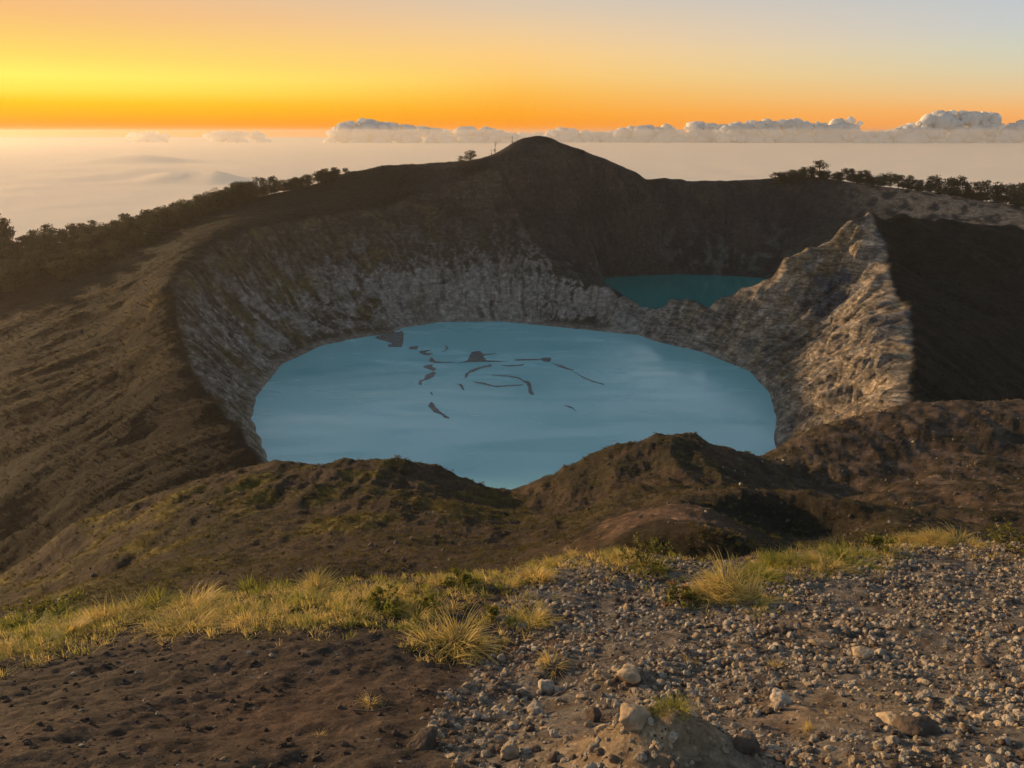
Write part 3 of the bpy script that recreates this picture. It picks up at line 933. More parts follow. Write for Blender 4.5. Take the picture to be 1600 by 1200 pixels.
def scatter(name, pts, scale, rot, idx, sources, kind='stuff', label=None, cat=None):
    """one object: points that carry copies of the source meshes"""
    src = bpy.data.collections.new(name + '_sources')
    for i, s in enumerate(sources):
        src.objects.link(bpy.data.objects.new('%s_source_%02d' % (name, i), s))
    me = bpy.data.meshes.new(name)
    me.vertices.add(len(pts))
    me.vertices.foreach_set('co', np.asarray(pts, np.float32).ravel())
    a = me.attributes.new('rot', 'FLOAT_VECTOR', 'POINT'); a.data.foreach_set('vector', np.asarray(rot, np.float32).ravel())
    s = np.asarray(scale, np.float32)
    if s.ndim == 1:
        s = np.repeat(s[:, None], 3, 1)
    a = me.attributes.new('scl', 'FLOAT_VECTOR', 'POINT'); a.data.foreach_set('vector', s.ravel())
    a = me.attributes.new('idx', 'INT', 'POINT'); a.data.foreach_set('value', np.asarray(idx, np.int32))
    o = bpy.data.objects.new(name, me)
    link(o)
    ng = bpy.data.node_groups.new(name, 'GeometryNodeTree')
    ng.interface.new_socket('Geometry', in_out='INPUT', socket_type='NodeSocketGeometry')
    ng.interface.new_socket('Geometry', in_out='OUTPUT', socket_type='NodeSocketGeometry')
    gi = ng.nodes.new('NodeGroupInput'); go = ng.nodes.new('NodeGroupOutput')
    ip = ng.nodes.new('GeometryNodeInstanceOnPoints')
    ci = ng.nodes.new('GeometryNodeCollectionInfo')
    ci.inputs['Collection'].default_value = src
    ci.inputs['Separate Children'].default_value = True
    ci.inputs['Reset Children'].default_value = True
    ip.inputs['Pick Instance'].default_value = True

    def named(nm, ty):
        k = ng.nodes.new('GeometryNodeInputNamedAttribute'); k.data_type = ty
        k.inputs['Name'].default_value = nm
        return k.outputs['Attribute']
    ng.links.new(gi.outputs[0], ip.inputs['Points'])
    ng.links.new(ci.outputs[0], ip.inputs['Instance'])
    ng.links.new(named('idx', 'INT'), ip.inputs['Instance Index'])
    ng.links.new(named('rot', 'FLOAT_VECTOR'), ip.inputs['Rotation'])
    ng.links.new(named('scl', 'FLOAT_VECTOR'), ip.inputs['Scale'])
    ng.links.new(ip.outputs[0], go.inputs[0])
    md = o.modifiers.new('scatter', 'NODES')
    md.node_group = ng
    return tag(o, label, cat, None, kind)


# loose gravel, thick in the washed-out run and thin on the packed soil
def gravel_points(n, lo, hi, in_gravel, seed):
    r = np.random.default_rng(seed)
    x = r.uniform(-4.6, 5.2, n * 6); y = r.uniform(1.3, 6.3, n * 6)
    ins = inside(gravel_poly, x + 0.15 * fbm(x * 2, y * 2, 0 * x, 3), y)
    dens = 0.12 + 0.88 * sstep(-0.35, 0.35, fbm(x * 2.1, y * 2.1, 4 + 0 * x, 4) + 0.26)
    keep = (ins if in_gravel else ~ins) & (r.random(n * 6) < dens)
    x, y = x[keep][:n], y[keep][:n]
    s = lo * (hi / lo) ** (r.random(len(x)) ** (3.0 if in_gravel else 3.4))
    return np.c_[x, y, ground_z(x, y)], s


g1, s1_ = gravel_points(80000, 0.0028, 0.028, True, 1)
g2, s2_ = gravel_points(17000, 0.0022, 0.017, False, 2)
gp = np.vstack([g1, g2]); gs = np.r_[s1_, s2_]
gr = np.random.default_rng(3).uniform(0, 6.28, (len(gp), 3)); gr[:, :2] = (gr[:, :2] - 3.14) * 0.15
gp[:, 2] += gs * np.random.default_rng(16).uniform(-0.2, 0.3, len(gp))
gi_ = np.random.default_rng(4).integers(0, 8, len(gp))
_cl = (np.arange(len(gp)) >= len(g1)) & (np.random.default_rng(14).random(len(gp)) < 0.75)
gi_[_cl] = np.random.default_rng(15).integers(8, 11, _cl.sum())
# the largest ones in view are things of their own
uv = gp - np.array((0, 0, CAM_Z))
dep = uv[:, 1] * cp - uv[:, 2] * sp
inview = (np.abs(uv[:, 0] / dep) < 0.66) & ((uv[:, 1] * sp + uv[:, 2] * cp) / dep > -0.49)
app = np.where(inview, gs / dep, 0)
order = np.argsort(-app)
big_i, rest = order[:290], order[290:]
big_stones = []
for k in big_i:
    o = bpy.data.objects.new('stone', stone_src[gi_[k]])
    link(o)
    o.location = gp[k]; o.scale = (gs[k],) * 3; o.rotation_euler = gr[k]
    big_stones.append((o, int(gi_[k])))
scatter('gravel', gp[rest], gs[rest], gr[rest], gi_[rest], stone_src, label='fine grey and tan pumice gravel covering the viewpoint', cat='gravel')

boulders = [  # px, py of the foot, half width m, tint, label
    (992, 1140, 0.062, 1, 0.85, 'pale tan rock perched on the sandy hump'),
    (1352, 1030, 0.060, 1, 0.8, 'angular tan rock standing up out of the gravel'),
    (1378, 1026, 0.040, 0, 0.7, 'grey rock leaning on the angular tan rock'),
    (660, 1172, 0.060, 2, 0.55, 'dark clod at the foot of the packed soil'),
    (985, 1070, 0.085, 1, 0.45, 'lumpy tan clod in the middle of the gravel'),
    (945, 1062, 0.045, 1, 0.5, 'small clod beside the lumpy tan clod'),
    (1440, 1150, 0.075, 2, 0.35, 'half buried flat dark rock in the gravel'),
    (1395, 1130, 0.055, 1, 0.4, 'half buried tan rock beside the flat dark rock'),
    (1225, 1100, 0.045, 0, 0.7, 'grey rock on the brown patch of gravel'),
    (1290, 1010, 0.080, 1, 0.22, 'thin slab of tan crust lying on the gravel'),
    (800, 1185, 0.038, 1, 0.8, 'upright brown stone at the lower edge of gravel'),
    (845, 960, 0.030, 1, 0.8, 'brown stone right of the golden tussock'),
    (855, 1085, 0.048, 0, 0.7, 'round grey stone in the washed-out run'),
    (840, 1118, 0.050, 0, 0.65, 'grey stone with a dark foot in the washed-out run'),
    (925, 1125, 0.045, 2, 0.75, 'brown stone left of the sandy hump'),
    (980, 955, 0.040, 1, 0.75, 'orange brown stone among grey pebbles'),
    (1165, 1180, 0.05, 2, 0.7, 'dark rock on the shaded side of the sandy hump'),
    (1540, 1040, 0.06, 2, 0.4, 'flat brown rock sunk in the gravel far along'),
]
for i, (px, py, w, t, fl, lab) in enumerate(boulders):
    h = ground_hit(px, py)
    me = rock_mesh('rock', 200 + i, stone_mats[t], 3, 14, fl, 0.09)
    o = link(bpy.data.objects.new('rock', me))
    o.location = (h[0], h[1] + w * 0.5, float(ground_z(h[0], h[1] + w * 0.5)) + w * fl * 0.35)
    o.scale = (w,) * 3
    o.rotation_euler = (random.uniform(-.3, .3), random.uniform(-.3, .3), random.uniform(0, 6))
    tag(o, lab, 'rock')


# ------------------------------------------------------------------ grass
def blade_mat(name, dry, green, root):
    m, n, l, b = new_mat(name)
    at = n.new('ShaderNodeAttribute'); at.attribute_name = 'blade'
    ah = n.new('ShaderNodeAttribute'); ah.attribute_name = 'along'
    mi = n.new('ShaderNodeMix'); mi.data_type = 'RGBA'
    mi.inputs['A'].default_value = (*dry, 1); mi.inputs['B'].default_value = (*green, 1)
    l.new(at.outputs['Fac'], mi.inputs['Factor'])
    m2 = n.new('ShaderNodeMix'); m2.data_type = 'RGBA'
    m2.inputs['A'].default_value = (*root, 1)
    l.new(mi.outputs['Result'], m2.inputs['B'])
    mr = n.new('ShaderNodeMapRange'); mr.inputs[2].default_value = 0.45
    l.new(ah.outputs['Fac'], mr.inputs[0]); l.new(mr.outputs[0], m2.inputs['Factor'])
    l.new(m2.outputs['Result'], b.inputs['Base Color'])
    b.inputs['Roughness'].default_value = 0.6
    b.inputs['Specular IOR Level'].default_value = 0.25
    tr = n.new('ShaderNodeBsdfTranslucent'); l.new(m2.outputs['Result'], tr.inputs['Color'])
    ms = n.new('ShaderNodeMixShader'); ms.inputs[0].default_value = 0.5
    l.new(b.outputs[0], ms.inputs[1]); l.new(tr.outputs[0], ms.inputs[2])
    l.new(ms.outputs[0], n['Material Output'].inputs['Surface'])
    return m


dry_mat = blade_mat('dry_grass', (0.76, 0.55, 0.19), (0.50, 0.42, 0.08), (0.20, 0.15, 0.06))
green_mat = blade_mat('green_grass', (0.48, 0.40, 0.08), (0.20, 0.23, 0.035), (0.10, 0.10, 0.03))


def tuft_mesh(name, seed, n, length, spread, droop, mat, width=0.0045, greenness=0.4, base=0.3):
    """unit tuft: radius about 1 at spread 1"""
    r = np.random.default_rng(seed)
    V, F, B, A = [], [], [], []
    seg = 4
    heads = [(r.uniform(0, 6.28), base * math.sqrt(r.random()) * 1.25, r.uniform(0.5, 1.15), r.uniform(0, 6.28), r.uniform(0, 0.9)) for _ in range(7)]
    for i in range(n):
        ha, hr, hl_, lean_a, lean_k = heads[int(r.integers(7))]
        az = r.uniform(0, 2 * math.pi)
        rad = base * 0.5 * math.sqrt(r.random())
        p = np.array((math.cos(ha) * hr + math.cos(az) * rad, math.sin(ha) * hr + math.sin(az) * rad, 0.0))
        dxy = np.array((math.cos(az) + lean_k * math.cos(lean_a) + 0.8 * math.cos(ha) * hr / base, math.sin(az) + lean_k * math.sin(lean_a) + 0.8 * math.sin(ha) * hr / base))
        az = math.atan2(dxy[1], dxy[0]) + r.normal(0, 0.5)
        tilt = abs(r.normal(0, 0.35)) + 0.9 * spread * r.random()
        ln = length * r.uniform(0.45, 1.1) * hl_
        side = np.array((-math.sin(az), math.cos(az), 0))
        bl = float(np.clip(r.normal(greenness, 0.3), 0, 1))
        w = width * r.uniform(0.7, 1.4)
        tw = r.uniform(-0.6, 0.6)
        k0 = len(V)
        for s in range(seg + 1):
            f = s / seg
            ww = w * (1 - f) ** 0.7 + w * 0.08
            V.append(p - side * ww); V.append(p + side * ww)
            B += [bl, bl]; A += [f, f]
            a = tilt + droop * f * f * r.uniform(0.8, 1.2)
            st = ln / seg
            p = p + st * np.array((math.sin(a) * math.cos(az + tw * f), math.sin(a) * math.sin(az + tw * f), math.cos(a)))
            if s < seg:
                q = k0 + 2 * s
                F.append((q, q + 1, q + 3, q + 2))
    me = mesh_np(name, np.array(V), np.array(F), mat)
    fattr(me, 'blade', np.array(B)); fattr(me, 'along', np.array(A))
    return me


tufts = [tuft_mesh('dry_tuft_a', 1, 420, 1.25, 1.0, 1.8, dry_mat, 0.012, 0.25, 0.38),
         tuft_mesh('dry_tuft_b', 2, 400, 1.3, 1.2, 2.2, dry_mat, 0.012, 0.3, 0.42),
         tuft_mesh('green_tuft_a', 3, 400, 1.2, 0.9, 1.5, green_mat, 0.013, 0.45, 0.42),
         tuft_mesh('green_tuft_b', 4, 380, 1.1, 1.1, 1.7, green_mat, 0.013, 0.6, 0.45),
         tuft_mesh('straw_tuft', 5, 190, 1.2, 1.3, 2.0, dry_mat, 0.012, 0.0, 0.3)]
sparse = [tuft_mesh('thin_tuft_a', 6, 26, 1.0, 0.9, 1.1, dry_mat, 0.022, 0.3, 0.5), tuft_mesh('thin_tuft_b', 7, 30, 0.9, 0.8, 0.9, green_mat, 0.024, 0.5, 0.5),
          tuft_mesh('thin_tuft_c', 8, 22, 1.1, 1.1, 1.5, dry_mat, 0.022, 0.05, 0.5)]

# px, py of the foot, width in photo pixels, mesh, label or None
tuft_list = [(15, 1025, 80, 1, None), (60, 1012, 80, 3, None), (30, 985, 80, 3, None), (100, 992, 80, 0, None), (95, 965, 80, 2, None), (150, 980, 90, 0, None), (150, 955, 80, 2, None), (195, 970, 100, 1, None),
             (200, 945, 80, 2, None), (245, 958, 100, 2, None), (285, 985, 120, 1, 'tall golden grass tussock leaning over the packed soil edge'), (300, 950, 120, 0, None), (335, 960, 90, 1, None),
             (250, 935, 80, 2, None), (340, 930, 80, 0, None), (385, 978, 80, 4, None), (390, 930, 80, 3, None), (420, 960, 70, 0, None), (450, 945, 100, 2, None), (480, 930, 120, 0, 'bright golden tussock standing highest on the left crest'),
             (430, 925, 70, 2, None), (520, 945, 110, 0, None), (550, 965, 90, 4, None), (570, 940, 110, 0, None), (600, 955, 100, 3, None), (620, 930, 90, 0, None), (640, 970, 80, 1, None), (500, 970, 70, 4, None), (460, 975, 70, 4, None),
             (700, 1015, 135, 1, 'drooping straw tussock hanging over the dark soil bank'), (665, 955, 70, 2, None), (680, 915, 60, 0, None), (715, 915, 50, 0, None), (745, 905, 50, 2, None),
             (790, 915, 60, 0, None), (830, 905, 95, 0, 'golden tussock on the crest left of the grey pebbles'), (865, 885, 70, 1, None), (895, 870, 50, 4, None),
             (818, 975, 95, 1, 'round golden tussock alone on the brown gravel'), (980, 878, 80, 0, None), (955, 872, 50, 2, None), (1020, 890, 60, 2, None),
             (1115, 935, 115, 0, None), (1150, 938, 130, 1, 'wide golden tussock left of the gravel fan'), (1185, 905, 90, 2, None), (1215, 890, 80, 2, None), (1250, 885, 90, 2, None), (1285, 885, 110, 0, 'dense golden green tussock at the top of the gravel fan'),
             (1325, 882, 90, 3, None), (1350, 872, 60, 2, None), (1390, 850, 60, 2, None), (1425, 848, 60, 0, None), (1465, 850, 80, 0, None), (1500, 850, 80, 1, None), (1530, 852, 50, 4, None),
             (862, 1045, 80, 4, 'dry straw tuft growing on a dark earth stump'), (1048, 1108, 75, 2, 'small green gold tuft behind the pale tan rock'), (1215, 1042, 50, 4, None), (580, 1098, 55, 4, 'dead straw tuft on a black clod in the packed soil'),
             (1265, 1145, 45, 4, None), (1290, 1062, 30, 4, None), (500, 1150, 36, 4, None), (1080, 1035, 50, 4, None), (1380, 1090, 30, 4, None), (1110, 905, 50, 0, None)]
tuft_obs = []
for i, (px, py, w, k, lab) in enumerate(tuft_list):
    h = ground_hit(px, py)
    dist = math.dist(h, (0, 0, CAM_Z))
    s = w / 1200 * dist * 0.5
    o = link(bpy.data.objects.new('grass_tuft', tufts[k]))
    o.location = (h[0], h[1], h[2] - 0.01)
    zf = random.uniform(0.38, 0.64)
    o.scale = (s * 0.85, s * 0.85, s * zf)
    o.rotation_euler = (random.uniform(-.3, .25), random.uniform(-.3, .3), random.uniform(0, 6.28))
    names = ['golden dry grass tuft among others along the crest', 'drooping dry grass tuft among others along the crest', 'green gold grass tuft among others along the crest',
             'greener short grass tuft among others along the crest', 'thin straw tuft rooted in bare soil or gravel']
    tuft_obs.append((px, k, o, lab))

ORD2 = ['first', 'second', 'third', 'fourth', 'fifth', 'sixth', 'seventh', 'eighth', 'ninth', 'tenth', 'eleventh', 'twelfth', 'thirteenth', 'fourteenth', 'fifteenth',
        'sixteenth', 'seventeenth', 'eighteenth', 'nineteenth', 'twentieth', 'twenty-first', 'twenty-second', 'twenty-third', 'twenty-fourth', 'twenty-fifth', 'twenty-sixth',
        'twenty-seventh', 'twenty-eighth', 'twenty-ninth', 'thirtieth', 'thirty-first', 'thirty-second', 'thirty-third']
for k in range(5):
    row = sorted([t for t in tuft_obs if t[1] == k and not t[3]], key=lambda t: t[0])
    kind = ('golden dry', 'drooping dry', 'green gold', 'short greener', 'thin straw')[k]
    for n_, (px, _, o, _) in enumerate(row):
        tag(o, '%s grass tuft, %s of its kind from the left along the viewpoint' % (kind, ORD2[n_]), 'grass tuft', 'grass tufts of the viewpoint')
for px, k, o, lab in tuft_obs:
    if lab:
        tag(o, lab, 'grass tuft')

# thin grass between the tufts
gpts = []
for i in range(2600):
    t = tuft_list[random.randrange(0, 52)]
    px, py = t[0] + random.gauss(0, 40), t[1] + random.gauss(-6, 15)
    gpts.append(ground_hit(px, py))
for i in range(260):
    px = random.uniform(-60, 1660)
    cy = np.interp(px, [0, 200, 420, 620, 760, 900, 1100, 1400, 1600], [985, 950, 915, 915, 900, 868, 870, 848, 858])
    gpts.append(ground_hit(px, cy + abs(random.gauss(0, 10))))
gpts = np.array(gpts)
k = len(gpts)
scatter('grass', gpts, np.random.default_rng(8).uniform(0.03, 0.08, k), np.c_[np.zeros((k, 2)), np.random.default_rng(9).uniform(0, 6.28, k)],
        np.random.default_rng(10).integers(0, 3, k), sparse, label='thin low grass between the tufts on the crest', cat='grass')


ORD = ['', 'second ', 'third ', 'fourth ', 'fifth ', 'sixth ', 'seventh ', 'eighth ', 'ninth ', 'tenth ', 'eleventh ', 'twelfth ', 'thirteenth ', 'fourteenth ', 'fifteenth ']
marks = [(np.array(o.location), o['label']) for o in col.objects if o.name.split('.')[0] == 'rock'] + \
        [(np.array(o.location), o['label']) for o in col.objects if o.name.split('.')[0] == 'grass_tuft' and 'group' not in o.keys()]
short = {m[1]: ' '.join(m[1].split()[:4]) for m in marks}
pools = {}
for o, gi in big_stones:
    tint = ('grey', 'tan', 'grey', 'dark', 'tan', 'grey', 'dark', 'grey', 'brown', 'brown', 'brown')[gi]
    d_ = [np.linalg.norm(m[0] - np.array(o.location)) for m in marks]
    j = int(np.argmin(d_))
    pools.setdefault((tint, j), []).append((d_[j], o))
for (tint, j), lst in pools.items():
    for n_, (_, o) in enumerate(sorted(lst, key=lambda t: t[0])):
        if n_ < len(ORD):
            tag(o, 'loose %s stone, %sclosest to the %s' % (tint, ORD[n_], marks[j][1]), 'stone', 'larger stones in the loose gravel')
            o['label'] = ' '.join(o['label'].split()[:16])
        else:
            tag(o, 'loose %s stone farther out from the %s' % (tint, short[marks[j][1]]), 'stone', 'larger stones in the loose gravel')


# ------------------------------------------------------------------ low plants and dead twigs at the viewpoint
leaf_green = plain_mat('leaf_green', (0.13, 0.135, 0.026), 0.55, 0.3, 0.4, 30, 0, 0.4, (0.19, 0.17, 0.03))
leaf_red = plain_mat('leaf_red', (0.42, 0.09, 0.03), 0.55, 0.3, 0.3, 30, 0, 0.4)
twig_mat = plain_mat('dead_wood', (0.16, 0.12, 0.085), 0.9, 0.1, 0.4, 20)


def tube(V, F, pts, r0, r1, sides=5):
    k0 = len(V)
    n = len(pts)
    for i, p in enumerate(pts):
        p = Vector(p)
        d = (Vector(pts[min(i + 1, n - 1)]) - Vector(pts[max(i - 1, 0)])).normalized()
        a = d.orthogonal().normalized(); b = d.cross(a)
        r = r0 + (r1 - r0) * i / max(n - 1, 1)
        for s in range(sides):
            t = 2 * math.pi * s / sides
            V.append(tuple(p + (a * math.cos(t) + b * math.sin(t)) * r))
    for i in range(n - 1):
        for s in range(sides):
            q = k0 + i * sides; s2 = (s + 1) % sides
            F.append((q + s, q + s2, q + sides + s2, q + sides + s))


def leaf_cloud(seed, n, fn, size, up=0.3, aspect=0.55):
    """n pointed leaf faces at positions given by fn(rng)"""
    r = np.random.default_rng(seed)
    V, F = [], []
    for i in range(n):
        c = np.array(fn(r))
        d = r.normal(size=3); d[2] = abs(d[2]) * 0.6 + up; d /= np.linalg.norm(d)
        s = np.cross(d, r.normal(size=3)); s /= np.linalg.norm(s) + 1e-9
        z = size * r.uniform(0.6, 1.3)
        k = len(V)
        V += [c, c + d * z * 0.45 + s * z * aspect * 0.5, c + d * z, c + d * z * 0.45 - s * z * aspect * 0.5]
        F.append((k, k + 1, k + 2, k + 3))
    return np.array(V), np.array(F)


def shrub(px, py, wpx, seed, lab, tall=0.55, red=False):
    h = ground_hit(px, py)
    s = wpx / 1200 * math.dist(h, (0, 0, CAM_Z)) * 0.5
    root = link(bpy.data.objects.new('leafy_shrub', None))
    root.location = (h[0], h[1], h[2] - 0.005)
    root.empty_display_size = 0.05
    r = np.random.default_rng(seed)
    stems = []
    V, F = [], []
    for i in range(16):
        a = r.uniform(0, 6.28); t = r.uniform(0.2, 1.0)
        tip = np.array((math.cos(a) * t * s, math.sin(a) * t * s, s * tall * r.uniform(0.6, 1.25) * (1.1 - 0.45 * t)))
        mid = tip * 0.5 + np.array((0, 0, s * 0.12))
        tube(V, F, [(tip[0] * .1, tip[1] * .1, 0), tuple(mid), tuple(tip)], 0.0035, 0.0012, 4)
        stems.append((mid, tip))
    link(bpy.data.objects.new('stem', mesh_np('stem', np.array(V), np.array(F), twig_mat)), root)

    def fn(r):
        m, t = stems[r.integers(len(stems))]
        k = r.random() ** 0.6
        return m * 0.35 * (1 - k) + t * (0.35 + 0.65 * k) + r.normal(size=3) * s * 0.05
    V, F = leaf_cloud(seed, 430, fn, 0.026 if s > 0.08 else 0.018)
    link(bpy.data.objects.new('foliage', mesh_np('foliage', V, F, leaf_green, False)), root)
    if red:
        V, F = leaf_cloud(seed + 1, 26, lambda r: stems[r.integers(5)][1] + r.normal(size=3) * s * 0.05, 0.02)
        link(bpy.data.objects.new('red_leaves', mesh_np('red_leaves', V, F, leaf_red, False)), root)
    tag(root, lab, 'shrub')


shrub(1005, 888, 95, 31, 'low green shrub at the crest behind the grey pebbles', 0.8)
shrub(1062, 942, 70, 32, 'small green shrub with red leaves left of the wide tussock', 0.55, True)
shrub(1582, 862, 95, 33, 'bright green shrub at the right end of the crest', 0.6)
shrub(1640, 868, 80, 34, 'green shrub beyond the right end of the crest', 0.6)
shrub(50, 975, 90, 35, 'dark green leafy mat in the grass at the left end of crest', 0.5)
shrub(110, 958, 80, 36, 'dark green leafy mat behind the grass on the left crest', 0.5)
shrub(405, 925, 90, 37, 'upright green shrub left of the highest golden tussock', 0.85)
shrub(600, 950, 80, 38, 'green leafy shrub between golden tussocks on the left crest', 0.7)
shrub(668, 962, 60, 39, 'small yellow green shrub above the drooping straw tussock', 0.8)
shrub(1375, 862, 70, 40, 'low green shrub on the crest above the gravel fan', 0.5)
shrub(720, 915, 60, 41, 'small leafy shrub in the gap of the grass band', 0.7)
shrub(770, 965, 36, 42, 'tiny green sprig left of the round golden tussock', 1.0)

for i, (px, py, ln, rz, lab) in enumerate([(880, 1082, 0.10, 0.5, 'thin pale dead twig lying beside grey stones'), (735, 1012, 0.22, 0.9, 'curved dead stem hanging from the straw tussock'),
                                           (640, 1010, 0.17, -0.6, 'dark dead root sticking out of the soil bank'), (590, 1112, 0.16, 0.2, 'dead black stalk lying on the packed soil'),
                                           (800, 1060, 0.09, 1.2, 'short dead twig in the washed-out run'), (1180, 1095, 0.10, -0.4, 'short dead twig on the gravel fan'), (960, 1150, 0.09, 2.2, 'bent dead twig left of the pale tan rock')]):
    h = ground_hit(px, py)
    r = np.random.default_rng(70 + i)
    pts = []
    for k in range(6):
        f = k / 5 - 0.5
        x = h[0] + math.cos(rz) * ln * f + r.normal() * 0.006; y = h[1] + math.sin(rz) * ln * f + r.normal() * 0.006
        pts.append((x - h[0], y - h[1], float(ground_z(x, y)) - h[2] + 0.008 + 0.02 * max(0, f)))
    V, F = [], []
    tube(V, F, pts, 0.004, 0.0015, 5)
    tube(V, F, [pts[3], (pts[3][0] + 0.02, pts[3][1] + 0.015, pts[3][2] + 0.03)], 0.0025, 0.001, 4)
    o = link(bpy.data.objects.new('dead_twig', mesh_np('dead_twig', np.array(V), np.array(F), twig_mat)))
    o.location = h
    tag(o, lab, 'twig')


# ------------------------------------------------------------------ far height lookup, cover on the near mounds
def far_z(x, y):
    j = int(np.clip(np.searchsorted(ys, y), 1, len(ys) - 1)); i = int(np.clip(np.searchsorted(us, x / y), 1, len(us) - 1))
    return float(Z[j, i])


def cover(n, y0, y1, seed, cond, spread=0.8):
    r = np.random.default_rng(seed)
    j0, j1 = np.searchsorted(ys, y0), np.searchsorted(ys, y1)
    i0, i1 = np.searchsorted(us, -spread), np.searchsorted(us, spread)
    j = r.integers(j0, j1, n * 3); i = r.integers(i0, i1, n * 3)
    p = np.stack([X[j, i], Y[j, i], Z[j, i]], -1)
    ok = cond(p, j, i, r)
    p = p[ok][:n]
    p[:, :2] += r.normal(size=(len(p), 2)) * 0.1
    return p, r


cush_mat = blade_mat('mossy_grass', (0.17, 0.125, 0.03), (0.085, 0.075, 0.014), (0.07, 0.055, 0.02))
cushions = [tuft_mesh('cushion_a', 21, 60, 0.75, 1.2, 1.0, cush_mat, 0.07, 0.4, 0.75), tuft_mesh('cushion_b', 22, 60, 0.65, 1.1, 0.9, cush_mat, 0.08, 0.7, 0.8),
            tuft_mesh('cushion_c', 23, 50, 0.8, 1.3, 1.3, cush_mat, 0.07, 0.1, 0.7)]
cp_, r_ = cover(14000, 28, 175, 51, lambda p, j, i, r: (m_mid[j, i] > 0.5) & (r.random(len(p)) < 0.3 + 0.7 * moss[j, i] + 0.25 * (lump[j, i] > 0.15)) & (hump[j, i] < 0.3))
k = len(cp_)
scatter('moss_cushions', cp_, r_.uniform(0.10, 0.42, k) * (0.6 + 0.4 * sstep(30, 100, cp_[:, 1])), np.c_[np.zeros((k, 2)), r_.uniform(0, 6.28, k)], r_.integers(0, 3, k), cushions,
        label='mossy grass cushions dotted over the near mounds', cat='ground cover')
rp_, r_ = cover(3000, 28, 170, 52, lambda p, j, i, r: (m_mid[j, i] > 0.5) & (r.random(len(p)) < np.where(p[:, 0] > 28, 0.9, 0.22)))
k = len(rp_)
rs = 0.05 * (7.0 ** (r_.random(k) ** 3)) * (0.5 + rp_[:, 1] / 110)
scatter('rubble', rp_, rs, r_.uniform(0, 6.28, (k, 3)), np.where(r_.random(k) < 0.12, 0, np.where(r_.random(k) < 0.6, 3, 6)), stone_src, label='scattered rubble over the near slopes', cat='rubble')


scrub_mat = blade_mat('dark_scrub', (0.085, 0.060, 0.022), (0.030, 0.030, 0.013), (0.03, 0.025, 0.012))
scrubs = [tuft_mesh('scrub_a', 24, 40, 0.8, 1.1, 0.9, scrub_mat, 0.10, 0.45, 0.7), tuft_mesh('scrub_b', 25, 40, 0.7, 1.2, 0.9, scrub_mat, 0.11, 0.75, 0.8)]
sp1, r_ = cover(15000, 225, 600, 53, lambda p, j, i, r: (m_fl[j, i] > 0.6) & (p[:, 0] < -40) & (r.random(len(p)) < 0.35 + 0.65 * (med[j, i] + g_fl[j, i] * 0.4 > 0)))
sp2, r2_ = cover(5000, 250, 470, 54, lambda p, j, i, r: (m_ro[j, i] > 0.7))
sp3, r3_ = cover(5000, 560, 700, 55, lambda p, j, i, r: (m_fl[j, i] > 0.6) & (p[:, 0] > -150))
sp_ = np.vstack([sp1, sp2, sp3])
k = len(sp_)
sc_ = r_.uniform(0.35, 1.0, k); ix_ = r_.integers(0, 2, k); ix_[len(sp1):len(sp1) + len(sp2)] = 1
scatter('scrub', sp_, sc_, np.c_[np.zeros((k, 2)), r_.uniform(0, 6.28, k)], ix_, scrubs, label='low dry scrub covering the outer crater flanks', cat='scrub')


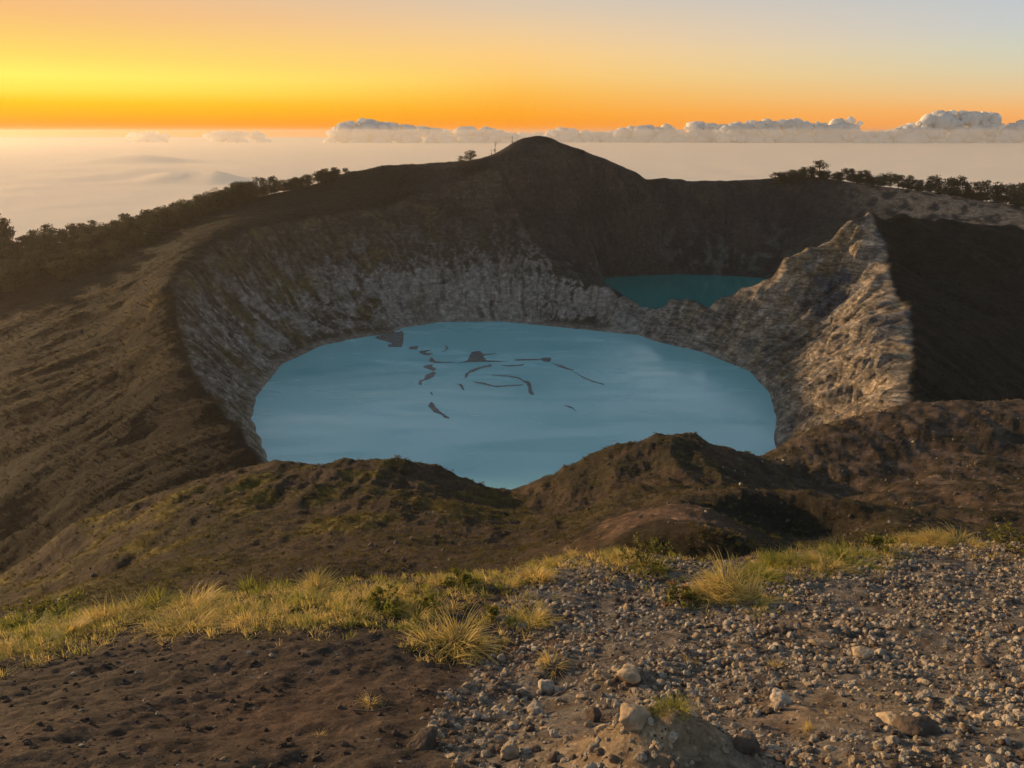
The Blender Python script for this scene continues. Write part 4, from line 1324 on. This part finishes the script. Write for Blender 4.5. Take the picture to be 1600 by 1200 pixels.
# ------------------------------------------------------------------ slicks floating on the near lake
slick_mat = plain_mat('sulphur_scum', (0.15, 0.14, 0.13), 0.4, 0.5, 0.3, 0.3)
_n, _l = slick_mat.node_tree.nodes, slick_mat.node_tree.links
_t = _n.new('ShaderNodeTexCoord'); _no = _n.new('ShaderNodeTexNoise'); _no.inputs['Scale'].default_value = 0.9; _no.inputs['Detail'].default_value = 5
_l.new(_t.outputs['Object'], _no.inputs['Vector'])
_m = _n.new('ShaderNodeMapRange'); _m.inputs[1].default_value = 0.35; _m.inputs[2].default_value = 0.6; _m.inputs[3].default_value = 0.25; _m.inputs[4].default_value = 0.85
_l.new(_no.outputs[0], _m.inputs[0]); _l.new(_m.outputs[0], _n['Principled BSDF'].inputs['Alpha'])
slicks = [
    ([(100, 190), (150, 168), (200, 160), (280, 150), (283, 200), (272, 250), (190, 250), (180, 235), (215, 228), (160, 210), (120, 200)], 'broad dark patch touching the far left shore'),  # dark patch at the shore, built like the slicks
    ([(315, 255), (325, 246), (380, 242), (368, 255), (375, 264), (318, 264)], 'small dark slick just off the broad shore patch'),
    ([(380, 275), (420, 270), (455, 265), (450, 272), (425, 278), (420, 286), (468, 288), (440, 302), (410, 300), (385, 288)], 'ragged double slick second from the shore patch'),
    ([(515, 275), (545, 268), (538, 235), (550, 238), (568, 258), (552, 270), (530, 278)], 'small hooked slick apart near the far shore'),
    ([(440, 340), (445, 322), (458, 312), (475, 330), (485, 341), (600, 344), (600, 347), (480, 348)], 'triangular slick with a thin line to the large one'),
    ([(403, 372), (430, 360), (465, 358), (460, 372), (487, 385), (470, 400), (440, 388), (415, 380)], 'arrow shaped slick below the triangular slick'),
    ([(472, 402), (484, 410), (470, 435), (440, 452), (412, 458), (398, 465), (395, 492), (375, 480), (380, 458), (410, 450), (420, 425)], 'zigzag slick below the arrow shaped slick'),
    ([(445, 535), (462, 530), (470, 554), (455, 550)], 'tiny slick alone below the zigzag slick'),
    ([(455, 590), (470, 600), (485, 625), (515, 655), (570, 692), (568, 697), (540, 692), (510, 668), (470, 655), (450, 630), (435, 620)], 'slick with a long tail closest to the near shore'),
    ([(680, 335), (695, 300), (710, 280), (760, 272), (785, 293), (860, 289), (860, 293), (790, 301), (780, 315), (800, 322), (790, 332), (850, 335), (940, 341), (800, 343), (690, 344), (610, 352), (655, 342)], 'largest dark slick in the middle of the lake'),
    ([(970, 330), (985, 325), (1140, 324), (1160, 315), (1200, 315), (1207, 330), (1190, 343), (1160, 339), (1140, 331), (990, 335)], 'tadpole shaped slick with a long straight tail'),
    ([(1205, 345), (1250, 360), (1280, 366), (1300, 378), (1345, 390), (1345, 398), (1290, 386), (1250, 371)], 'knotted thin slick trailing off the tadpole shaped slick'),
    ([(1345, 403), (1400, 431), (1470, 461), (1540, 480), (1545, 490), (1460, 467), (1390, 438)], 'thin slick line fading towards the right shore'),
    ([(1035, 460), (1065, 462), (1080, 480), (1085, 515), (1097, 547), (1075, 547), (1060, 520), (1065, 495), (1045, 475), (1000, 447), (940, 434), (835, 427), (835, 423), (940, 427), (1005, 439)], 'comma shaped slick with a long thin arc'),
    ([(720, 464), (790, 473), (850, 492), (920, 489), (1030, 483), (1030, 488), (920, 496), (865, 501), (800, 487), (725, 471)], 'thin curved slick line closing the ring from below'),
    ([(662, 440), (670, 415), (700, 393), (750, 376), (810, 363), (830, 353), (834, 369), (770, 382), (720, 404), (692, 412), (677, 440)], 'beaded slick arc closing the ring on its left'),
    ([(608, 479), (642, 478), (657, 495), (667, 522), (645, 514), (630, 490)], 'small forked slick left of the ring'),
    ([(895, 361), (950, 364), (1035, 356), (1032, 364), (955, 371), (900, 367)], 'thin straight slick line above the ring'),
    ([(1285, 611), (1330, 620), (1367, 650), (1362, 662), (1337, 634), (1290, 619)], 'thin curved slick alone in the right half of the lake'),
]
for pts, lab in slicks:
    w = [PZ(560 + a / 4, 480 + b / 4, LZ) for a, b in pts]
    # roughen the outline
    out = []
    r = np.random.default_rng(int(pts[0][0]))
    for a, b in zip(w, w[1:] + w[:1]):
        n = max(1, int(math.dist(a, b) / 1.2))
        for q in range(n):
            t = q / n
            jit = 0.16 if q else 0.0
            out.append((a[0] + (b[0] - a[0]) * t + r.normal() * jit, a[1] + (b[1] - a[1]) * t + r.normal() * jit))
    q_ = np.array(out)
    nx_ = np.roll(q_, -1, 0)
    ar_ = 0.5 * np.sum(q_[:, 0] * nx_[:, 1] - nx_[:, 0] * q_[:, 1])
    thick = 2 * abs(ar_) / np.sum(np.hypot(*(nx_ - q_).T))
    tg = nx_ - np.roll(q_, 1, 0)
    nv = np.c_[-tg[:, 1], tg[:, 0]] * np.sign(ar_)
    nv /= np.linalg.norm(nv, axis=1, keepdims=True) + 1e-9
    if 0.5 < thick < 1.6:
        q_ = q_ + nv * (0.2 + 0.16 * r.random(len(q_)))[:, None] * min(thick, 1.0)
    out = [tuple(v_) for v_ in q_]
    cx, cy = np.mean(out, 0)
    bm = bmesh.new()
    vs_ = [bm.verts.new((x - cx, y - cy, 0.05)) for x, y in out]
    f = bm.faces.new(vs_)
    f.normal_update()
    if f.normal.z < 0:
        f.normal_flip()
    ext = bmesh.ops.extrude_face_region(bm, geom=[f])
    bmesh.ops.translate(bm, verts=[g for g in ext['geom'] if isinstance(g, bmesh.types.BMVert)], vec=(0, 0, 0.04))
    bmesh.ops.triangulate(bm, faces=bm.faces[:])
    bmesh.ops.recalc_face_normals(bm, faces=bm.faces[:])
    me = bpy.data.meshes.new('scum_slick'); bm.to_mesh(me); bm.free()
    me.materials.append(slick_mat)
    o = link(bpy.data.objects.new('scum_slick', me))
    o.location = (cx, cy, LZ)
    tag(o, lab, 'slick', 'slicks floating on the turquoise lake')


# ------------------------------------------------------------------ trees
bark = plain_mat('bark', (0.055, 0.042, 0.032), 0.9, 0.1, 0.3, 2)
foliage_mat = plain_mat('tree_foliage', (0.036, 0.040, 0.018), 0.7, 0.15, 0.3, 0.4, 0, 0.25, (0.060, 0.056, 0.022))


def tree_parts(seed, lobes, wide, leaf=0.06, n=1500, thin=False):
    """unit-height tree: trunk mesh, crown mesh"""
    r = np.random.default_rng(seed)
    V, F = [], []
    lean = r.normal(size=2) * 0.06
    tube(V, F, [(0, 0, -0.08), (lean[0] * .3, lean[1] * .3, 0.2), (lean[0], lean[1], 0.55), (lean[0] * 1.2, lean[1] * 1.2, 0.8)], 0.028, 0.008, 6)
    cs = []
    for i in range(lobes):
        a = i * 2.4 + r.uniform(-.5, .5)
        hh = r.uniform(0.16, 0.9)
        rad = wide * (math.sin(math.pi * min(1, 0.12 + (hh - 0.1) / 1.0)) ** 0.6) * r.uniform(0.2, 0.95)
        c = np.array((lean[0] + math.cos(a) * rad, lean[1] + math.sin(a) * rad, hh))
        cs.append((c, (0.10 + 0.09 * r.random()) * (0.7 if thin else 1.15)))
        tube(V, F, [(lean[0] * .8, lean[1] * .8, max(0.12, hh - 0.3)), tuple(c * np.array((0.6, 0.6, 1)) - np.array((0, 0, 0.08))), tuple(c)], 0.011, 0.004, 4)
    trunk = mesh_np('trunk', np.array(V), np.array(F), bark)

    def fn(r):
        c, s = cs[r.integers(len(cs))]
        d = r.normal(size=3); d /= np.linalg.norm(d)
        return c + d * s * (r.random() ** 0.4) * np.array((1.25, 1.25, 0.85))
    V, F = leaf_cloud(seed + 50, n, fn, leaf, 0.1, 0.8)
    return trunk, mesh_np('crown', V, F, foliage_mat, False)


tree_kinds = [tree_parts(301, 20, 0.42), tree_parts(302, 18, 0.34), tree_parts(303, 24, 0.52), tree_parts(304, 16, 0.32), tree_parts(305, 17, 0.46, 0.06, 1500), tree_parts(306, 7, 0.22, 0.04, 200, True)]


def tree(x, y, z, h, kind, lab, group, wide=1.0, cat='tree', name='tree'):
    root = link(bpy.data.objects.new(name, None))
    root.location = (x, y, z)
    root.scale = (h * wide, h * wide, h)
    root.rotation_euler = (0, 0, random.uniform(0, 6.28))
    root.empty_display_size = 0.2
    for nm, me in zip(('trunk', 'crown'), tree_kinds[kind]):
        link(bpy.data.objects.new(nm, me), root)
    return tag(root, lab, cat, group)


sky_px = [(-200, 405, 545), (-100, 398, 552), (0, 392, 560), (100, 380, 570), (200, 366, 585), (290, 346, 600), (340, 326, 610), (400, 308, 620), (470, 294, 635), (545, 269, 650), (600, 259, 660), (680, 255, 670), (740, 250, 680),
          (775, 240, 682), (800, 225, 685), (838, 215, 687), (880, 232, 690), (915, 243, 697), (1000, 277, 720), (1100, 288, 750), (1200, 282, 765), (1280, 277, 765), (1350, 288, 755), (1430, 297, 740), (1520, 312, 722), (1600, 322, 705), (1750, 335, 690)]
_a = np.array(sky_px, float)


def on_skyline(px, dy=0.0):
    py = np.interp(px, _a[:, 0], _a[:, 1]); Yd = np.interp(px, _a[:, 0], _a[:, 2]) + dy
    p = PY(px, py, Yd)
    return p[0], p[1], far_z(p[0], p[1])


def crest_tree(px, top, kind, lab, group, wide=1.0, dy=0.0):
    x, y, z = on_skyline(px, dy)
    ztop = PY(px, top, y)[2]
    h = max(ztop - z, 4.0)
    return tree(x, y, z - 0.3, h, kind, lab, group, wide)


LG, RG = 'trees along the left skyline', 'trees along the right rim'
for i, (px, top, wide, lab) in enumerate([(-70, 350, 1, None), (-40, 345, 1, None), (2, 338, 0.8, 'tall tree cut by the left edge of the skyline'), (16, 346, 0.8, None), (45, 367, 1, None), (60, 360, 1, None), (82, 353, 1.0, 'rounded tree on the skyline, second group from left'), (100, 362, 1, None), (118, 354, .9, None),
                                          (133, 347, 1, None), (150, 357, 1, None), (170, 355, .9, None), (187, 347, 1, None), (203, 345, 1, None), (220, 341, 1, None), (238, 334, .9, None),
                                          (255, 326, .9, 'tallest dense tree of the left skyline before the slope steepens'), (275, 330, .8, None), (292, 334, .9, None), (310, 318, 1, None), (325, 310, 1, None), (342, 302, 1, None), (360, 300, 1, None), (378, 298, 1, None),
                                          (398, 290, 1, None), (412, 279, 1.1, 'broad rounded tree high on the left slope'), (430, 278, 1.1, None), (448, 283, 1, None), (468, 282, 1.1, None), (485, 273, 1.1, None), (502, 268, 1.2, 'broad dark tree on the slope below the bald ridge'),
                                          (518, 272, 1.2, None), (540, 265, 1.2, 'last small tree before the bald ridge')]):
    crest_tree(px, top - 4, i % 5, lab or 'dark leafy tree, %s from the left edge in the left skyline row' % ORD2[max(i - 1, 0)] if px > 0 else 'dark leafy tree just beyond the left edge of the skyline row', None if lab else LG, wide * 1.15, random.uniform(-3, 3))
for i, (px, top, wide, lab) in enumerate([(1212, 272, 1.3, None), (1224, 270, 1.3, None), (1238, 267, 1.3, None), (1252, 264, 1.2, None), (1266, 262, 1.2, None), (1281, 253, 1.25, 'tallest rounded tree on the far right rim'), (1310, 271, 1.2, None), (1329, 263, 1.0, 'tall tree next to the gap in the right rim row'),
                                          (1342, 270, 1.1, None), (1354, 267, 1.1, None), (1376, 274, 1.2, None), (1390, 272, 1.1, None), (1404, 273, 1.1, None), (1418, 277, 1.1, None), (1436, 282, 1.1, None), (1452, 276, 1, None), (1466, 279, 1, None),
                                          (1480, 277, 1, None), (1494, 278, 1, None), (1510, 285, 1, None), (1526, 286, 1, None), (1542, 283, 1, None), (1558, 287, 1, None), (1572, 290, 1, None), (1586, 286, 1, None), (1600, 290, 1, None), (1625, 292, 1, None)]):
    crest_tree(px, top - 4, (i * 2) % 5, lab or 'dark tree, %s from the left in the row along the right rim' % ORD2[i], None if lab else RG, wide, random.uniform(-4, 4))
x, y, z = on_skyline(735)
tree(x, y, z - 1.0, 9.5, 2, 'low wide bush on the ridge left of the summit', None, 1.25, 'bush', 'bush')
x, y, z = on_skyline(721)
tree(x, y, z - 0.8, 5.5, 0, 'small bush beside the low wide bush near the summit', None, 1.2, 'bush', 'bush')
crest_tree(774, 219, 5, 'thin sparse tree left of the summit', None, 0.7)
crest_tree(800, 210, 5, 'thin sparse tree closest to the summit', None, 0.8)
crest_tree(768, 232, 5, 'tiny sparse tree lowest of three left of the summit', None, 0.8)
x, y, z = on_skyline(910)
tree(x, y, z, 3.8, 1, 'tiny bush on the slope right of the summit', None, 1.3, 'bush', 'bush')
p = PY(1588, 350, 690)
tree(p[0], p[1] + 2, far_z(p[0], p[1]) - 1, 20, 0, 'dark tree hugging the pale cliff at the right edge', None, 1.0)
for n_ in range(66):
    px = random.uniform(4, 530)
    g_ = np.interp(px, _a[:, 0], _a[:, 1])
    crest_tree(px, g_ - random.uniform(10, 20), n_ % 5, 'low tree filling the left skyline row between taller ones', LG, 1.5, random.uniform(-6, -1))
for n_ in range(44):
    px = random.uniform(1215, 1640)
    g_ = np.interp(px, _a[:, 0], _a[:, 1])
    crest_tree(px, g_ - random.uniform(9, 18), n_ % 5, 'low tree filling the right rim row between taller ones', RG, 1.5, random.uniform(-6, 4))
# the wood that covers the back of the left flank
for i in range(200):
    px = random.uniform(-110, 400)
    Yd = np.interp(px, _a[:, 0], _a[:, 2])
    lo = np.interp(px, [-110, 0, 100, 200, 300, 340, 400], [455, 470, 478, 500, 545, 580, 606])
    yy = random.uniform(lo, Yd - 3)
    q = PY(px, np.interp(px, _a[:, 0], _a[:, 1]), Yd)
    x = q[0] / Yd * yy
    tree(x, yy, far_z(x, yy) - 0.5, random.uniform(9, 17), random.randrange(5), 'tree of the dark wood on the left flank', 'trees of the wood on the left flank', random.uniform(0.9, 1.3))


# ------------------------------------------------------------------ cumulus beyond the haze
cm, cn, cl, cb = new_mat('cloud_white')
cb.inputs['Base Color'].default_value = (0.98, 0.95, 0.90, 1); cb.inputs['Roughness'].default_value = 1; cb.inputs['Specular IOR Level'].default_value = 0
ctr = cn.new('ShaderNodeBsdfTranslucent'); ctr.inputs['Color'].default_value = (0.98, 0.95, 0.90, 1)
cms = cn.new('ShaderNodeMixShader'); cms.inputs[0].default_value = 0.6
cl.new(cb.outputs[0], cms.inputs[1]); cl.new(ctr.outputs[0], cms.inputs[2]); cl.new(cms.outputs[0], cn['Material Output'].inputs['Surface'])
bm = bmesh.new(); bmesh.ops.create_icosphere(bm, subdivisions=2, radius=1)
ico_v = np.array([v.co[:] for v in bm.verts]); ico_f = np.array([[v.index for v in f.verts] for f in bm.faces]); bm.free()


def cloud(outline, Yd, n, seed, lab):
    """outline: (px, top py) pairs; lumps fill the bank below the line down under the horizon"""
    r = np.random.default_rng(seed)
    o_ = np.array(outline, float)
    V, F = [], []
    x0, x1 = o_[0, 0], o_[-1, 0]
    mpp = Yd / 1200 * 1.05
    c0 = np.array(PY((x0 + x1) / 2, 215, Yd))
    for i in range(int(n * 1.5)):
        px = r.uniform(x0, x1)
        top = np.interp(px, o_[:, 0], o_[:, 1])
        rad_px = r.uniform(2.2, 6.5) * (1.0 if i % 4 else 1.9)
        rad_px = min(rad_px, max(3.0, (216 - top) * 0.6))
        k = r.random() ** 1.6
        py = top + rad_px * 0.9 + k * max(226 - top - rad_px, 4)
        depth = Yd - 300 + r.uniform(0, 500) - k * 900
        c = np.array(PY(px, py, depth))
        v = ico_v * (1 + 0.20 * fbm(ico_v[:, 0] * 1.6 + i, ico_v[:, 1] * 1.6, ico_v[:, 2] * 1.6, 3))[:, None]
        rad = rad_px * mpp * np.array((1.25, 1.0, 0.95))
        F.append(ico_f + len(V) * len(ico_v))
        V.append(v * rad + c - c0)
    o = link(bpy.data.objects.new('cumulus_cloud', mesh_np('cumulus_cloud', np.concatenate(V), np.concatenate(F), cm)))
    o.location = c0
    tag(o, lab, 'cloud', 'cumulus clouds on the horizon')


cloud([(512, 206), (520, 198), (545, 188), (560, 184), (590, 189), (620, 193), (660, 197), (700, 203)], 41000, 90, 1, 'long low cloud over the ridge, leftmost of the bank')
cloud([(690, 206), (720, 199), (740, 197), (765, 199), (790, 206), (815, 210)], 42000, 50, 2, 'low cloud just left of the summit')
cloud([(855, 208), (865, 199), (885, 199), (905, 204), (935, 206), (960, 208)], 42500, 50, 3, 'small cloud just right of the summit')
cloud([(958, 206), (975, 197), (1000, 195), (1020, 197), (1050, 193), (1090, 190), (1115, 190), (1135, 196)], 42000, 80, 4, 'lumpy cloud above the far slope right of the summit')
cloud([(1120, 200), (1150, 190), (1180, 188), (1215, 183), (1245, 186), (1270, 191), (1295, 190), (1315, 184), (1335, 182), (1345, 190)], 41000, 120, 5, 'long heaped cloud ending in a square tower')
cloud([(1340, 206), (1370, 207), (1400, 200), (1415, 196), (1435, 200)], 40500, 50, 6, 'low cloud filling the gap between the two big heaps')
cloud([(1400, 204), (1425, 194), (1445, 182), (1460, 174), (1490, 172), (1530, 174), (1560, 176), (1572, 182), (1560, 190)], 41500, 140, 7, 'largest heaped cloud with a flat top at the right')
cloud([(1555, 204), (1575, 198), (1592, 188), (1610, 184), (1650, 188), (1700, 196)], 41000, 70, 8, 'cloud cut by the right edge of the sky')
cloud([(200, 207), (235, 205), (262, 207)], 43000, 14, 9, 'tiny faint cloud on the horizon far left')
cloud([(320, 207), (350, 204), (370, 203), (395, 205), (420, 208)], 43000, 22, 10, 'small faint cloud on the horizon left of the ridge')
cloud([(690, 207), (760, 206), (860, 207), (960, 205), (1060, 206), (1200, 203), (1345, 205), (1400, 204), (1500, 202), (1700, 200)], 43500, 260, 11, 'long low bank of cloud running behind the heaps along the horizon')

# ------------------------------------------------------------------ haze
hm = bpy.data.materials.new('haze_air')
hm.use_nodes = True
hn = hm.node_tree.nodes
hn.remove(hn['Principled BSDF'])
pv = hn.new('ShaderNodeVolumePrincipled')
pv.inputs['Color'].default_value = (0.97, 0.87, 0.75, 1)
pv.inputs['Density'].default_value = 0.00005
pv.inputs['Anisotropy'].default_value = 0.48
hm.node_tree.links.new(pv.outputs[0], hn['Material Output'].inputs['Volume'])
bm = bmesh.new()
bmesh.ops.create_cube(bm, size=1, matrix=Matrix.Translation((0, 6800, 32)) @ Matrix.Diagonal((28000, 14400, 236, 1)))
me = bpy.data.meshes.new('haze'); bm.to_mesh(me); bm.free(); me.materials.append(hm)
tag(link(bpy.data.objects.new('haze', me)), 'warm sunlit haze filling the air over craters and lowland', 'haze', None, 'stuff')
